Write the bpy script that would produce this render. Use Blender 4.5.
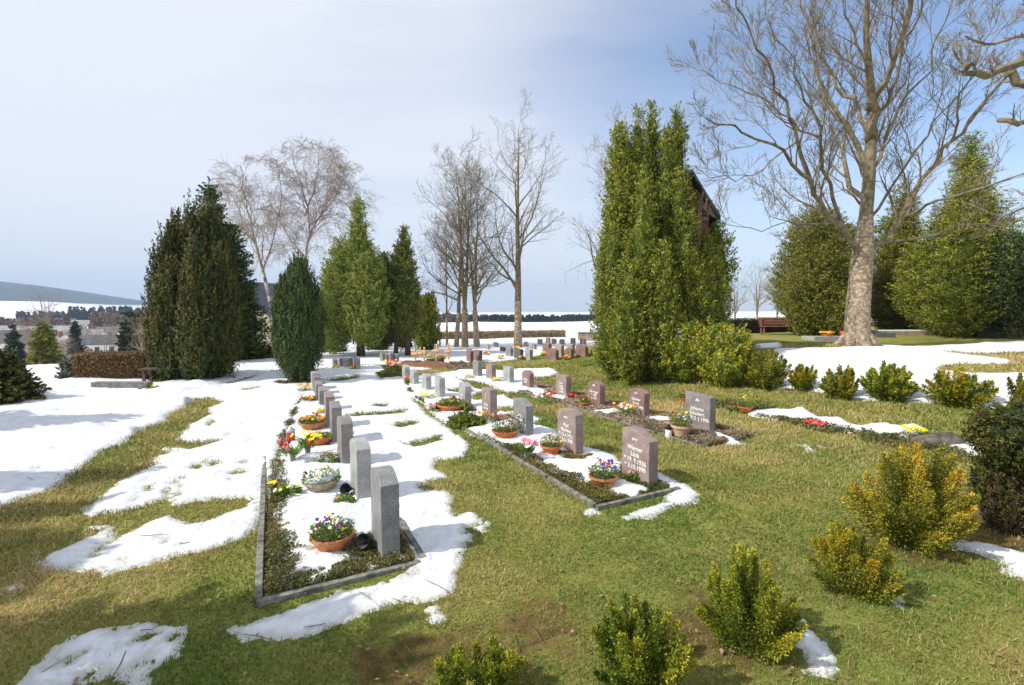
import bpy, math, random
import numpy as np
from math import radians as R
from mathutils import Vector
rng = np.random.default_rng(7)
random.seed(7)
scene = bpy.context.scene
col = scene.collection
for o in list(bpy.data.objects): bpy.data.objects.remove(o)

# ------------------------------------------------------------------ camera, sky, sun, exposure
F = 475.0; W0, H0 = 1024, 685; PITCH = R(3.67); CAMZ = 2.2
cam = bpy.data.objects.new('camera', bpy.data.cameras.new('camera'))
col.objects.link(cam); scene.camera = cam
cam.location = (0, 0, CAMZ); cam.rotation_euler = (R(90) - PITCH, 0, 0)
cam.data.sensor_width = 36; cam.data.lens = 36 * F / W0
cam.data.clip_start = 0.05; cam.data.clip_end = 20000

SUN_EL = R(42); SHA = R(20)            # shadows fall toward +x, SHA turned to +y
sd = Vector((-math.cos(SHA) * math.cos(SUN_EL), -math.sin(SHA) * math.cos(SUN_EL), math.sin(SUN_EL)))
sun = bpy.data.objects.new('sun', bpy.data.lights.new('sun', 'SUN'))
col.objects.link(sun); sun.rotation_euler = sd.to_track_quat('Z', 'Y').to_euler()
sun.data.energy = 4.9; sun.data.angle = R(0.55); sun.data.color = (1.0, 0.955, 0.88)

world = bpy.data.worlds.new('World'); scene.world = world; world.use_nodes = True
nt = world.node_tree; nt.nodes.clear(); N = nt.nodes; LK = nt.links.new
out = N.new('ShaderNodeOutputWorld'); bgn = N.new('ShaderNodeBackground')
sky = N.new('ShaderNodeTexSky'); sky.sky_type = 'NISHITA'; sky.sun_disc = False
sky.sun_elevation = SUN_EL; sky.sun_rotation = math.atan2(sd.x, sd.y)
sky.air_density = 1.0; sky.dust_density = 0.6; sky.ozone_density = 1.6
bgn.inputs[1].default_value = 0.12
tc = N.new('ShaderNodeTexCoord')
def M_(op, a, b=None, c=None, clamp=False):
    n = N.new('ShaderNodeMath'); n.operation = op; n.use_clamp = clamp
    for i, s in enumerate((a, b, c)):
        if s is None: continue
        if isinstance(s, (int, float)): n.inputs[i].default_value = s
        else: LK(s, n.inputs[i])
    return n.outputs[0]
sep = N.new('ShaderNodeSeparateXYZ'); LK(tc.outputs['Generated'], sep.inputs[0])
zz = M_('ADD', M_('MAXIMUM', sep.outputs[2], 0.0), 0.16)
px_ = M_('DIVIDE', sep.outputs[0], zz); py_ = M_('DIVIDE', sep.outputs[1], zz)
cmb = N.new('ShaderNodeCombineXYZ'); LK(px_, cmb.inputs[0]); LK(py_, cmb.inputs[1])
mp = N.new('ShaderNodeMapping'); LK(cmb.outputs[0], mp.inputs[0])
mp.inputs['Rotation'].default_value = (0, 0, R(38)); mp.inputs['Scale'].default_value = (0.5, 1.5, 1)
ns = N.new('ShaderNodeTexNoise'); LK(mp.outputs[0], ns.inputs['Vector'])
ns.inputs['Scale'].default_value = 0.8; ns.inputs['Detail'].default_value = 7; ns.inputs['Roughness'].default_value = 0.52
ns.inputs['Distortion'].default_value = 0.35
vd = N.new('ShaderNodeVectorMath'); vd.operation = 'DOT_PRODUCT'
LK(tc.outputs['Generated'], vd.inputs[0])
d0 = Vector((0.85, 1.0, 0.72)).normalized(); vd.inputs[1].default_value = d0
mr = N.new('ShaderNodeMapRange'); mr.interpolation_type = 'SMOOTHSTEP'
LK(vd.outputs['Value'], mr.inputs[0]); mr.inputs[1].default_value = 0.74; mr.inputs[2].default_value = 1.03
mr.inputs[3].default_value = 0.97; mr.inputs[4].default_value = 0.02
cf = M_('ADD', mr.outputs[0], M_('MULTIPLY', M_('SUBTRACT', ns.outputs['Fac'], 0.5), 1.35), clamp=True)
cf = M_('MULTIPLY', cf, 0.93)
mix = N.new('ShaderNodeMixRGB'); LK(cf, mix.inputs[0]); skm = N.new('ShaderNodeVectorMath'); skm.operation = 'MULTIPLY'; LK(sky.outputs[0], skm.inputs[0]); skm.inputs[1].default_value = (1.5, 1.5, 1.55); LK(skm.outputs[0], mix.inputs[1])
mix.inputs[2].default_value = (7.1, 7.35, 7.95, 1)
LK(mix.outputs[0], bgn.inputs[0]); LK(bgn.outputs[0], out.inputs[0])

scene.view_settings.view_transform = 'Standard'; scene.view_settings.look = 'None'
scene.view_settings.exposure = 0.12; scene.view_settings.gamma = 1.0
scene.render.engine = 'CYCLES'
scene.cycles.volume_bounces = 0
scene.cycles.max_bounces = 6

# ------------------------------------------------------------------ maths helpers
def S(x, a, b):
    t = np.clip((np.asarray(x, float) - a) / (b - a), 0, 1); return t * t * (3 - 2 * t)
def _h(ix, iy, iz):
    n = (ix * 374761393 + iy * 668265263 + iz * 2147483647 % 1442695041) & 0xffffffff
    n = ((n ^ (n >> 13)) * 1274126177) & 0xffffffff
    n = ((n ^ (n >> 16)) * 2246822519) & 0xffffffff
    return ((n >> 8) & 0xffff) / 65535.0
def vnoise(x, y, z=0.0):
    x = np.asarray(x, float); y = np.asarray(y, float); z = np.asarray(z, float) + np.zeros_like(x)
    xi = np.floor(x).astype(np.int64); yi = np.floor(y).astype(np.int64); zi = np.floor(z).astype(np.int64)
    fx = x - xi; fy = y - yi; fz = z - zi
    fx = fx * fx * (3 - 2 * fx); fy = fy * fy * (3 - 2 * fy); fz = fz * fz * (3 - 2 * fz)
    r = 0
    for a in (0, 1):
        for b in (0, 1):
            for c in (0, 1):
                w = (fx if a else 1 - fx) * (fy if b else 1 - fy) * (fz if c else 1 - fz)
                r = r + w * _h(xi + a, yi + b, zi + c + 91)
    return r * 2 - 1
def fbm(x, y, z=0.0, o=4, g=0.5):
    r = 0; a = 1.0; s = 0
    for i in range(o):
        r = r + a * vnoise(x * 2 ** i + 17.3 * i, y * 2 ** i - 9.1 * i, z * 2 ** i); s += a; a *= g
    return r / s
CU, SU = math.cos(R(27)), math.sin(R(27))
def uv(x, y): return -SU * x + CU * y, CU * x + SU * y       # u along the rows, v across them
def xy(u, v): return -SU * u + CU * v, CU * u + SU * v

# ------------------------------------------------------------------ terrain
def terrain(x, y):
    x = np.asarray(x, float); y = np.asarray(y, float)
    r = np.sqrt(x * x + y * y); yy = np.maximum(y, 0.4 * r + 0.01)
    t = x / yy
    u, v = uv(x, y)
    z = 0.035 * vnoise(x * 0.5, y * 0.5) * S(r, 1, 4)
    bank = 1.0 * S(v, 8.5, 17.5) * (1 - S(y - 0.9 * x, 17, 26))
    z = z + bank
    q = -0.75 * x + 0.66 * y
    lf = S(-t, 0.12, 0.62)
    z = z - 10.0 * lf * S(q, 20.5, 112)
    z = z - 6.5 * S(r, 55, 420) * (1 - S(t, 0.15, 0.6)) * (1 - lf)
    z = z - 2.5 * S(r, 120, 420) * lf
    z = z + 50 * S(r, 700, 2300) * S(-t, 0.6, 1.0)
    Hm = np.interp(t, [-1.6, -1.08, -0.77, -0.42, -0.2, 3], [235, 150, 72, 22, 0, 0])
    z = z + Hm * S(r, 2600, 4300) * (1 + 0.05 * fbm(x / 500, y / 500))
    z = z + 0.0022 * np.maximum(r - 420, 0) * S(t, -0.3, 0.0)
    return z
BEDS = [(-0.10, 1.10, 3.95, 19.5), (3.20, 4.38, 4.15, 19.0), (6.20, 7.42, 5.30, 20.0), (8.95, 9.75, 2.2, 7.8)]
def bedraise(x, y):
    u, v = uv(np.asarray(x, float), np.asarray(y, float)); z = 0
    for (v0, v1, u0, u1) in BEDS:
        z = z + 0.04 * S(v, v0 - .02, v0 + .05) * (1 - S(v, v1 - .05, v1 + .02)) * S(u, u0 - .02, u0 + .05) * (1 - S(u, u1 - .05, u1 + .02))
    return z
def ground(x, y): return terrain(x, y) + bedraise(x, y)
cp, sp = math.cos(PITCH), math.sin(PITCH)
def rays(u, v):
    cx = (np.asarray(u, float) - 512) / F; cy = (342.5 - np.asarray(v, float)) / F
    return cx, cp + cy * sp, -sp + cy * cp
TS = np.exp(np.linspace(math.log(1.2), math.log(4500), 1500))
def hit(u, v):
    """the points of the ground seen at photo coordinates (u, v)"""
    dx, dy, dz = rays(u, v); dx = np.atleast_1d(dx); dy = np.atleast_1d(dy); dz = np.atleast_1d(dz)
    X = dx[:, None] * TS; Y = dy[:, None] * TS; Z = CAMZ + dz[:, None] * TS
    below = (Z - terrain(X, Y)) < 0
    i = np.where(below.any(1), below.argmax(1), len(TS) - 1); k = np.arange(len(i))
    a = Z[k, i - 1] - terrain(X[k, i - 1], Y[k, i - 1]); b = Z[k, i] - terrain(X[k, i], Y[k, i])
    f = np.clip(a / (a - b + 1e-9), 0, 1); t = TS[i - 1] + f * (TS[i] - TS[i - 1])
    return np.stack([dx * t, dy * t], 1)
def G(u, v, dz=0.0):
    p = hit(u, v)[0]; return Vector((p[0], p[1], float(ground(p[0], p[1])) + dz))
def at(u, v, Y):
    """the point seen at (u, v) at depth Y"""
    dx, dy, dz = rays(u, v); t = Y / dy; return Vector((float(dx * t), Y, float(CAMZ + dz * t)))
def ztop(P, v):
    dx, dy, dz = rays(512, v); return float(CAMZ + dz * P[1] / dy)
def mpp(P): return P[1] / F          # metres per pixel at that depth

# ------------------------------------------------------------------ materials
MATS = {}
def mat(name, c1, c2=None, scale=8.0, rough=0.8, bump=0.0, bscale=None, detail=6, attr=None, spec=0.3, trans=0.0, c3=None, metal=0.0, coord='Object', stops=None):
    if name in MATS: return MATS[name]
    m = bpy.data.materials.new(name); m.use_nodes = True; t = m.node_tree; n = t.nodes; l = t.links.new
    b = n['Principled BSDF']; b.inputs['Roughness'].default_value = rough
    b.inputs['Specular IOR Level'].default_value = spec; b.inputs['Metallic'].default_value = metal
    tcd = n.new('ShaderNodeTexCoord')
    csrc = None
    if c2 is None: b.inputs['Base Color'].default_value = (*c1, 1)
    else:
        rp = n.new('ShaderNodeValToRGB'); e = rp.color_ramp.elements
        e[0].color = (*c1, 1); e[1].color = (*c2, 1)
        s0, s1 = stops or ((0.0, 1.0) if attr else (0.35, 0.65))
        e[0].position = s0; e[1].position = s1
        if c3 is not None:
            x = e.new((s0 + s1) / 2); x.color = (*c3, 1)
        if attr:
            a = n.new('ShaderNodeAttribute'); a.attribute_name = attr; l(a.outputs['Fac'], rp.inputs[0])
        else:
            q = n.new('ShaderNodeTexNoise'); q.inputs['Scale'].default_value = scale; q.inputs['Detail'].default_value = detail
            l(tcd.outputs[coord], q.inputs['Vector']); l(q.outputs['Fac'], rp.inputs[0])
        l(rp.outputs[0], b.inputs['Base Color']); csrc = rp.outputs[0]
    if bump:
        q = n.new('ShaderNodeTexNoise'); q.inputs['Scale'].default_value = bscale or scale * 3; q.inputs['Detail'].default_value = 6
        l(tcd.outputs[coord], q.inputs['Vector'])
        bp = n.new('ShaderNodeBump'); bp.inputs['Strength'].default_value = bump; bp.inputs['Distance'].default_value = 0.02
        l(q.outputs['Fac'], bp.inputs['Height']); l(bp.outputs[0], b.inputs['Normal'])
    if trans:
        tr = n.new('ShaderNodeBsdfTranslucent'); mx = n.new('ShaderNodeMixShader'); mx.inputs[0].default_value = trans
        if csrc: l(csrc, tr.inputs[0])
        else: tr.inputs[0].default_value = (*c1, 1)
        l(b.outputs[0], mx.inputs[1]); l(tr.outputs[0], mx.inputs[2]); l(mx.outputs[0], n['Material Output'].inputs[0])
    MATS[name] = m; return m
def granite(name, a, b, c, sc=190):
    if name in MATS: return MATS[name]
    m = bpy.data.materials.new(name); m.use_nodes = True; t = m.node_tree; n = t.nodes; l = t.links.new
    bs = n['Principled BSDF']; tcd = n.new('ShaderNodeTexCoord')
    v = n.new('ShaderNodeTexVoronoi'); v.inputs['Scale'].default_value = sc; l(tcd.outputs['Object'], v.inputs['Vector'])
    rp = n.new('ShaderNodeValToRGB'); e = rp.color_ramp.elements
    e[0].color = (*a, 1); e[1].color = (*c, 1); x = e.new(0.5); x.color = (*b, 1)
    sp_ = n.new('ShaderNodeSeparateColor'); l(v.outputs['Color'], sp_.inputs[0]); l(sp_.outputs[0], rp.inputs[0])
    q = n.new('ShaderNodeTexNoise'); q.inputs['Scale'].default_value = 5; q.inputs['Detail'].default_value = 8; l(tcd.outputs['Object'], q.inputs['Vector'])
    r2 = n.new('ShaderNodeMapRange'); r2.inputs[1].default_value = .3; r2.inputs[2].default_value = .7; r2.inputs[3].default_value = .68; r2.inputs[4].default_value = 1.2
    l(q.outputs['Fac'], r2.inputs[0])
    mm = n.new('ShaderNodeVectorMath'); mm.operation = 'SCALE'; l(rp.outputs[0], mm.inputs[0]); l(r2.outputs[0], mm.inputs['Scale'])
    l(mm.outputs[0], bs.inputs['Base Color']); bs.inputs['Roughness'].default_value = 0.5; bs.inputs['Specular IOR Level'].default_value = .4
    q2 = n.new('ShaderNodeTexNoise'); q2.inputs['Scale'].default_value = 60; l(tcd.outputs['Object'], q2.inputs['Vector'])
    bp = n.new('ShaderNodeBump'); bp.inputs['Strength'].default_value = .25; bp.inputs['Distance'].default_value = .004
    l(q2.outputs['Fac'], bp.inputs['Height']); l(bp.outputs[0], bs.inputs['Normal'])
    MATS[name] = m; return m

# ------------------------------------------------------------------ mesh helpers
class MB:
    def __init__(s): s.v = []; s.f = []; s.n = 0; s.t = []
    def add(s, vs, fs, tint=0.5):
        vs = [tuple(p) for p in vs]; s.v += vs; s.f += [tuple(i + s.n for i in f) for f in fs]; s.n += len(vs); s.t += [tint] * len(vs); return s
    def box(s, c, d, rz=0, tint=.5):
        cx, cy, cz = c; a, b, h = d[0] / 2, d[1] / 2, d[2] / 2; C, Sn = math.cos(rz), math.sin(rz)
        vs = []
        for z in (-h, h):
            for (x, y) in ((-a, -b), (a, -b), (a, b), (-a, b)): vs.append((cx + x * C - y * Sn, cy + x * Sn + y * C, cz + z))
        return s.add(vs, [(3, 2, 1, 0), (4, 5, 6, 7), (0, 1, 5, 4), (1, 2, 6, 5), (2, 3, 7, 6), (3, 0, 4, 7)], tint)
    def lathe(s, prof, c=(0, 0, 0), n=20, tint=.5, sx=1, sy=1):
        vs = []; fs = []
        for (r, z) in prof:
            for k in range(n):
                a = 2 * math.pi * k / n; vs.append((c[0] + r * math.cos(a) * sx, c[1] + r * math.sin(a) * sy, c[2] + z))
        for j in range(len(prof) - 1):
            for k in range(n):
                k2 = (k + 1) % n; fs.append((j * n + k, j * n + k2, (j + 1) * n + k2, (j + 1) * n + k))
        fs.append(tuple(reversed(range(n)))); fs.append(tuple((len(prof) - 1) * n + k for k in range(n)))
        return s.add(vs, fs, tint)
    def tube(s, pts, rad, n=6, tint=.5):
        pts = [Vector(p) for p in pts]; vs = []; fs = []
        ref = Vector((0.31, 0.17, 0.93))
        for i, p in enumerate(pts):
            d = (pts[min(i + 1, len(pts) - 1)] - pts[max(i - 1, 0)])
            if d.length < 1e-9: d = Vector((0, 0, 1))
            d.normalize()
            a = d.cross(ref)
            if a.length < .15: a = d.cross(Vector((1, 0, 0)))
            a.normalize(); b = d.cross(a); r = rad[i] if hasattr(rad, '__len__') else rad
            for k in range(n):
                g = 2 * math.pi * k / n; vs.append(p + a * (r * math.cos(g)) + b * (r * math.sin(g)))
        for j in range(len(pts) - 1):
            for k in range(n):
                k2 = (k + 1) % n; fs.append((j * n + k, j * n + k2, (j + 1) * n + k2, (j + 1) * n + k))
        if n > 3: fs.append(tuple(reversed(range(n)))); fs.append(tuple((len(pts) - 1) * n + k for k in range(n)))
        return s.add(vs, fs, tint)
    def prism(s, poly, y0, y1, tint=.5):          # polygon in x-z, extruded along y
        n = len(poly); vs = [(x, y0, z) for x, z in poly] + [(x, y1, z) for x, z in poly]
        fs = [tuple(range(n)), tuple(reversed(range(n, 2 * n)))] + [(i, i + n, (i + 1) % n + n, (i + 1) % n) for i in range(n)]
        return s.add(vs, fs, tint)
    def build(s, name, m, parent=None, smooth=False, loc=None, rz=None, bevel=0):
        me = bpy.data.meshes.new(name); me.from_pydata(s.v, [], s.f); me.validate()
        a = me.attributes.new('tint', 'FLOAT', 'POINT')
        if len(me.vertices) == len(s.t): a.data.foreach_set('value', s.t)
        if smooth: me.polygons.foreach_set('use_smooth', [True] * len(me.polygons))
        me.materials.append(m); o = bpy.data.objects.new(name, me); col.objects.link(o)
        if parent: o.parent = parent
        if loc is not None: o.location = loc
        if rz is not None: o.rotation_euler.z = rz
        if bevel:
            b = o.modifiers.new('bevel', 'BEVEL'); b.width = bevel; b.segments = 2; b.limit_method = 'ANGLE'
        return o
def npmesh(name, verts, faces, m, tint=None, parent=None, smooth=False, loc=None):
    """verts (n,3), faces (k, 3 or 4)"""
    me = bpy.data.meshes.new(name); nv = len(verts); nf, k = faces.shape
    me.vertices.add(nv); me.vertices.foreach_set('co', np.ascontiguousarray(verts, dtype=np.float32).ravel())
    me.loops.add(nf * k); me.loops.foreach_set('vertex_index', faces.astype(np.int32).ravel())
    me.polygons.add(nf); me.polygons.foreach_set('loop_start', np.arange(0, nf * k, k, dtype=np.int32))
    me.polygons.foreach_set('loop_total', np.full(nf, k, dtype=np.int32))
    if smooth: me.polygons.foreach_set('use_smooth', np.ones(nf, dtype=bool))
    if tint is not None:
        for nm, arr in (tint.items() if isinstance(tint, dict) else [('tint', tint)]):
            a = me.attributes.new(nm, 'FLOAT', 'POINT'); a.data.foreach_set('value', np.ascontiguousarray(arr, dtype=np.float32))
    me.update(calc_edges=True); me.materials.append(m)
    o = bpy.data.objects.new(name, me); col.objects.link(o)
    if parent: o.parent = parent
    if loc is not None: o.location = loc
    return o
def tag(o, label=None, cat=None, group=None, kind=None):
    if label: o['label'] = label
    if cat: o['category'] = cat
    if group: o['group'] = group
    if kind: o['kind'] = kind
    return o
def empty(name, loc, label=None, cat=None, group=None, rz=0):
    o = bpy.data.objects.new(name, None); col.objects.link(o); o.location = loc; o.rotation_euler.z = rz
    o.empty_display_size = .2
    return tag(o, label, cat, group)
def unit(a): return a / (np.linalg.norm(a, axis=-1, keepdims=True) + 1e-9)
def leaves(name, P, A, Nn, L, Wd, m, tint, parent=None, fold=0.0):
    """rhomb leaves: centre P, long axis A, normal N"""
    n = len(P); A = unit(A); B = unit(np.cross(A, Nn)); L = np.asarray(L)[:, None] / 2; Wd = np.asarray(Wd)[:, None] / 2
    Nn = unit(np.cross(B, A))
    V = np.empty((n, 4, 3)); V[:, 0] = P - A * L; V[:, 1] = P + B * Wd - A * L * .1 + Nn * Wd * fold; V[:, 2] = P + A * L; V[:, 3] = P - B * Wd - A * L * .1 + Nn * Wd * fold
    return npmesh(name, V.reshape(-1, 3), np.arange(n * 4).reshape(n, 4), m, np.repeat(tint, 4), parent)

# ------------------------------------------------------------------ snow outlines, traced in photo coordinates, laid on the ground
def Z(ox, oy, s, pts): return [(ox + x / s, oy + y / s) for x, y in pts]
SNOW = [
 [(-420,640),(-150,545),(0,506),(18,499),(50,490),(70,475),(91,458),(100,452),(117,446),(132,436),(141,430),(164,421),(170,414),(185,406),(193,399),(211,398),
  (226,402),(209,409),(214,415),(190,426),(177,439),(188,443),(226,440),(190,450),(166,448),(173,453),(155,458),(152,467),(129,478),(117,487),(100,500),(88,512),(97,514),(117,511),
  (146,506),(167,497),(176,506),(193,502),(223,497),(252,497),(255,505),(228,514),(208,522),(188,527),(170,516),(152,521),(138,530),(117,540),(103,549),(96,556),(98,546),(110,541),(116,534),
  (111,525),(91,527),(85,530),(99,530),(97,535),(82,538),(73,546),(53,555),(44,562),(44,567),(71,568),(96,572),(108,573),(137,566),(179,554),(195,552),(240,537),(256,524),(262,506),(268,485),
  (274,462),(285,430),(300,400),(316,370),(316,362),(150,372),(-50,372),(-500,390)],
 [(230,631),(256,622),(296,611),(335,592),(374,587),(414,576),(416,567),(408,552),(404,530),(376,480),(352,440),(335,410),(316,372),(330,368),(380,366),(405,380),(412,398),(420,409),(424,412),(448,429),(466,442),(467,450),(461,457),
  (448,459),(435,459),(430,468),(444,477),(426,481),(424,490),(446,492),(450,500),(449,506),(453,518),(470,513),(484,522),(460,528),(462,541),(457,563),(451,578),(449,592),(436,598),(396,603),(361,613),(322,627),(274,638),(247,638)],
 [(280,452),(285,476),(281,492),(284,505),(279,520),(288,536),(300,552),(312,555),(335,551),(350,545),(372,537),(384,536),(404,530),(376,480),(352,440),(335,410),(316,372),(300,400),(290,430)],
 Z(280,500,6.23,[(60,360),(120,400),(100,440),(10,540),(60,550),(70,520),(180,490),(220,500),(160,540),(200,560),(250,540),(250,480),(290,535),(340,500),(340,480),(380,460),(450,410),(500,370),(430,375),(400,350),(465,320),(350,330),(200,335),(90,335)]),
 Z(280,500,6.23,[(450,450),(490,430),(510,460),(480,475)]), Z(280,500,6.23,[(535,435),(570,425),(610,440),(570,460)]), Z(280,500,6.23,[(715,375),(750,365),(770,395),(740,405)]),
 # between and on rows two and three
 [(405,366),(470,371),(500,371),(520,369),(548,368),(559,373),(547,377),(530,378),(534,386),(550,394),(538,398),(520,396),(531,404),(516,401),(531,414),(539,420),(525,425),(548,428),(566,436),(560,441),(585,447),(615,455),(622,465),(610,474),(596,470),
  (583,472),(570,475),(556,470),(540,463),(531,457),(520,448),(505,447),(490,441),(474,436),(458,426),(441,422),(431,413),(424,404),(412,398),(405,380)],
 [(655,473),(681,484),(692,492),(694,502),(678,505),(647,516),(627,518),(640,511),(668,503),(672,494),(655,483)],
 Z(400,340,3.2,[(650,475),(700,450),(790,490),(770,510),(690,520),(665,500)]), Z(400,340,3.2,[(480,405),(600,400),(690,405),(705,430),(660,450),(600,465),(560,440),(500,430)]),
 Z(400,340,3.2,[(480,185),(500,180),(555,192),(560,200),(500,200)]), Z(400,340,3.2,[(600,232),(690,225),(720,240),(660,245)]), Z(400,340,3.2,[(770,258),(830,250),(870,255),(860,270),(800,268)]),
 Z(400,340,3.2,[(1000,300),(1060,320),(1110,335),(1060,335),(1010,322)]),
 # bank
 Z(720,300,3.368,[(120,150),(200,145),(205,160),(130,163)]),
 Z(720,300,3.368,[(185,165),(400,160),(505,152),(530,148),(640,160),(1024,140),(1300,135),(1300,172),(1024,174),(880,180),(730,172),(980,203),(960,215),(830,213),(750,222),(725,236),(860,248),(1024,247),(1300,250),(1300,350),(1024,355),(900,372),(830,352),(750,347),(640,347),(600,332),(480,338),(440,332),(360,312),(240,300),(190,305),(200,240),(180,190)]),
 Z(720,300,3.368,[(105,378),(160,375),(270,372),(330,395),(400,395),(450,425),(540,418),(620,430),(650,418),(690,440),(640,470),(600,462),(520,455),(400,440),(310,410),(170,400),(110,390)]),
 Z(720,300,3.368,[(720,440),(800,478),(890,485),(900,512),(830,520),(780,500),(740,460)]),
 Z(720,300,3.368,[(270,490),(290,487),(325,512),(300,513)]), Z(720,300,3.368,[(330,492),(360,498),(345,503)]),
 # foreground
 Z(680,480,2.977,[(312,395),(330,393),(385,462),(440,520),(450,560),(430,578),(378,570),(402,540),(372,490),(325,435)]),
 Z(680,480,2.977,[(775,183),(900,188),(1024,215),(1200,240),(1200,320),(1024,292),(980,285),(942,240),(870,215),(790,200)]),
 Z(680,480,2.977,[(628,345),(645,347),(660,378),(650,375)]),
 Z(0,600,3.413,[(40,310),(60,290),(130,230),(190,180),(200,160),(250,130),(340,100),(420,90),(500,82),(540,95),(615,100),(600,130),(590,200),(530,225),(505,190),(440,230),(400,265),(330,260),(290,262),(240,310)]),
 Z(0,600,3.413,[(430,310),(450,250),(500,235),(490,262),(478,310)]),
 # small melting scraps
 [(586,512),(592,508),(596,512),(590,516)],[(459,538),(466,536),(468,541),(462,543)],[(429,612),(433,608),(438,618),(434,619)],[(10,585),(17,581),(18,587),(12,590)],[(477,528),(486,524),(482,530)]]
SNOW_W = [(-90,17.5),(-14,16.5),(-8,18),(-6,19.5),(-2,20.5),(0,21.5),(2,23.5),(5.6,28.5),(8,30),(14,70),(-60,70)]
HOLES = [
 [(216,386),(244,379),(253,376),(261,377),(251,380),(228,385)], [(258,374),(272,371),(270,374)],
 [(272,384),(300,381),(312,381),(304,385),(284,386)], [(150,379),(170,375),(186,377),(175,382),(150,385)],
 [(240,390),(262,387),(258,389),(246,391)],
 [(323,381),(359,375),(360,379),(336,382)], [(375,374),(402,370),(426,370),(451,366),(473,365),(521,363),(549,359),(575,357),(600,352),(600,366),(548,367),(520,368),(500,369),(473,369),(451,372),(426,375),(399,378),(381,380)],
 [(390,425),(418,421),(416,425),(400,428)], [(405,444),(422,441),(439,436),(443,440),(426,446),(413,448)],
 [(346,416),(358,413),(374,414),(407,410),(406,413),(380,415),(352,417)], [(373,406),(386,405),(384,407)],
 [(430,489),(421,484),(416,488),(424,492)],
 [(448,391),(459,388),(476,391),(470,393),(450,393)], [(471,396),(481,392),(496,396),(484,400),(471,401)], [(498,408),(513,407),(516,412),(500,412)], [(500,431),(530,430),(520,434)],
 [(531,378),(560,382),(556,390),(542,388)], [(534,412),(545,425),(560,428),(548,420)],
 # planted strips of bed two and three, bed one
 [(420,408),(450,430),(480,450),(520,475),(560,495),(602,515),(604,500),(570,485),(540,466),(528,459),(505,449),(485,442),(465,434),(445,424),(432,415)],
 [(556,454),(590,458),(586,463),(560,462)], [(452,425),(456,419),(482,419),(485,428),(470,430)],
 [(430,407),(470,408),(474,414),(436,413)], [(500,392),(520,392),(560,404),(600,420),(590,424),(540,408),(508,398)],
 [(455,378),(480,383),(505,392),(500,396),(475,388)],
 Z(240,420,3.42,[(240,165),(350,150),(360,160),(280,172)]), [(336,503),(352,499),(350,505),(338,507)],
 [(208,423),(213,420),(214,423),(209,427)],
 [(308,445),(330,442),(330,448),(312,449)],[(300,424),(325,424),(325,429),(303,429)],[(304,400),(316,399),(316,403),(306,403)],
 [(190,468),(196,464),(204,466),(197,470)],[(206,463),(218,461),(222,464),(211,467)],[(232,473),(242,470),(243,473),(235,475)],[(238,464),(247,461),(246,464)],
 [(145,490),(149,488),(151,491),(146,492)],[(174,495),(180,493),(182,496),(176,497)],[(178,487),(181,486),(182,489)],[(183,478),(186,477),(186,480)],[(164,492),(168,490),(169,494),(165,495)],[(172,484),(175,482),(176,486)],
 [(164,542),(171,540),(168,545),(163,545)],[(121,562),(127,560),(127,564),(122,565)],[(200,528),(205,527),(203,531)],[(182,544),(187,542),(186,546)],
 Z(0,600,3.413,[(480,142),(500,118),(538,108),(530,128),(500,146)]), Z(0,600,3.413,[(205,222),(225,205),(262,192),(266,203),(230,226)]), Z(0,600,3.413,[(555,150),(590,125),(612,128),(580,148)]), Z(0,600,3.413,[(250,290),(270,265),(330,245),(320,270),(300,300)]),
 Z(0,600,3.413,[(380,100),(395,95),(400,104),(385,106)]), Z(0,600,3.413,[(120,235),(145,230),(140,238)]),
]
def sdf(poly, X, Y, pad=1.2):
    """signed distance (positive inside) of points to a polygon; -9 far away"""
    poly = np.asarray(poly, float); D = np.full(X.shape, -9.0)
    lo = poly.min(0) - pad; hi = poly.max(0) + pad
    s = np.where((X > lo[0]) & (X < hi[0]) & (Y > lo[1]) & (Y < hi[1]))[0]
    if not len(s): return D
    x = X[s]; y = Y[s]; d2 = np.full(len(s), 1e9); ins = np.zeros(len(s), bool)
    for i in range(len(poly)):
        ax, ay = poly[i - 1]; bx, by = poly[i]; ex, ey = bx - ax, by - ay
        t = np.clip(((x - ax) * ex + (y - ay) * ey) / (ex * ex + ey * ey + 1e-12), 0, 1)
        d2 = np.minimum(d2, (x - ax - t * ex) ** 2 + (y - ay - t * ey) ** 2)
        c = ((ay > y) != (by > y)); xx = ax + (y - ay) * ex / (ey if abs(ey) > 1e-12 else 1e-12)
        ins ^= c & (x < xx)
    d = np.sqrt(d2); D[s] = np.where(ins, d, -d); return D
snow_polys = [hit([p[0] for p in q], [p[1] for p in q]) for q in SNOW] + [np.array(SNOW_W, float)]
hole_polys = [hit([p[0] for p in q], [p[1] for p in q]) for q in HOLES]
def snow_sdf(X, Y):
    D = np.full(X.shape, -9.0)
    for q in snow_polys: D = np.maximum(D, sdf(q, X, Y))
    for q in hole_polys: D = np.minimum(D, -sdf(q, X, Y, .6))
    r = np.sqrt(X * X + Y * Y)
    D = D + (0.045 + 0.006 * r) * fbm(X * 2.2, Y * 2.2, 3.3, 4, .6) + 0.03 * vnoise(X * 17, Y * 17, 5) + 0.02 * vnoise(X * 41, Y * 41, 8)
    return D

# polar grid, finer toward the camera, shared by ground and snow
def polar(r0, r1, nr, a0, a1, na):
    rr = np.exp(np.linspace(math.log(r0), math.log(r1), nr)); aa = np.linspace(a0, a1, na)
    RR, AA = np.meshgrid(rr, aa, indexing='ij'); return RR, AA
def gridfaces(nr, na):
    i = np.arange(nr - 1)[:, None] * na + np.arange(na - 1)[None, :]
    return np.stack([i, i + na, i + na + 1, i + 1], -1).reshape(-1, 4)

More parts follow.
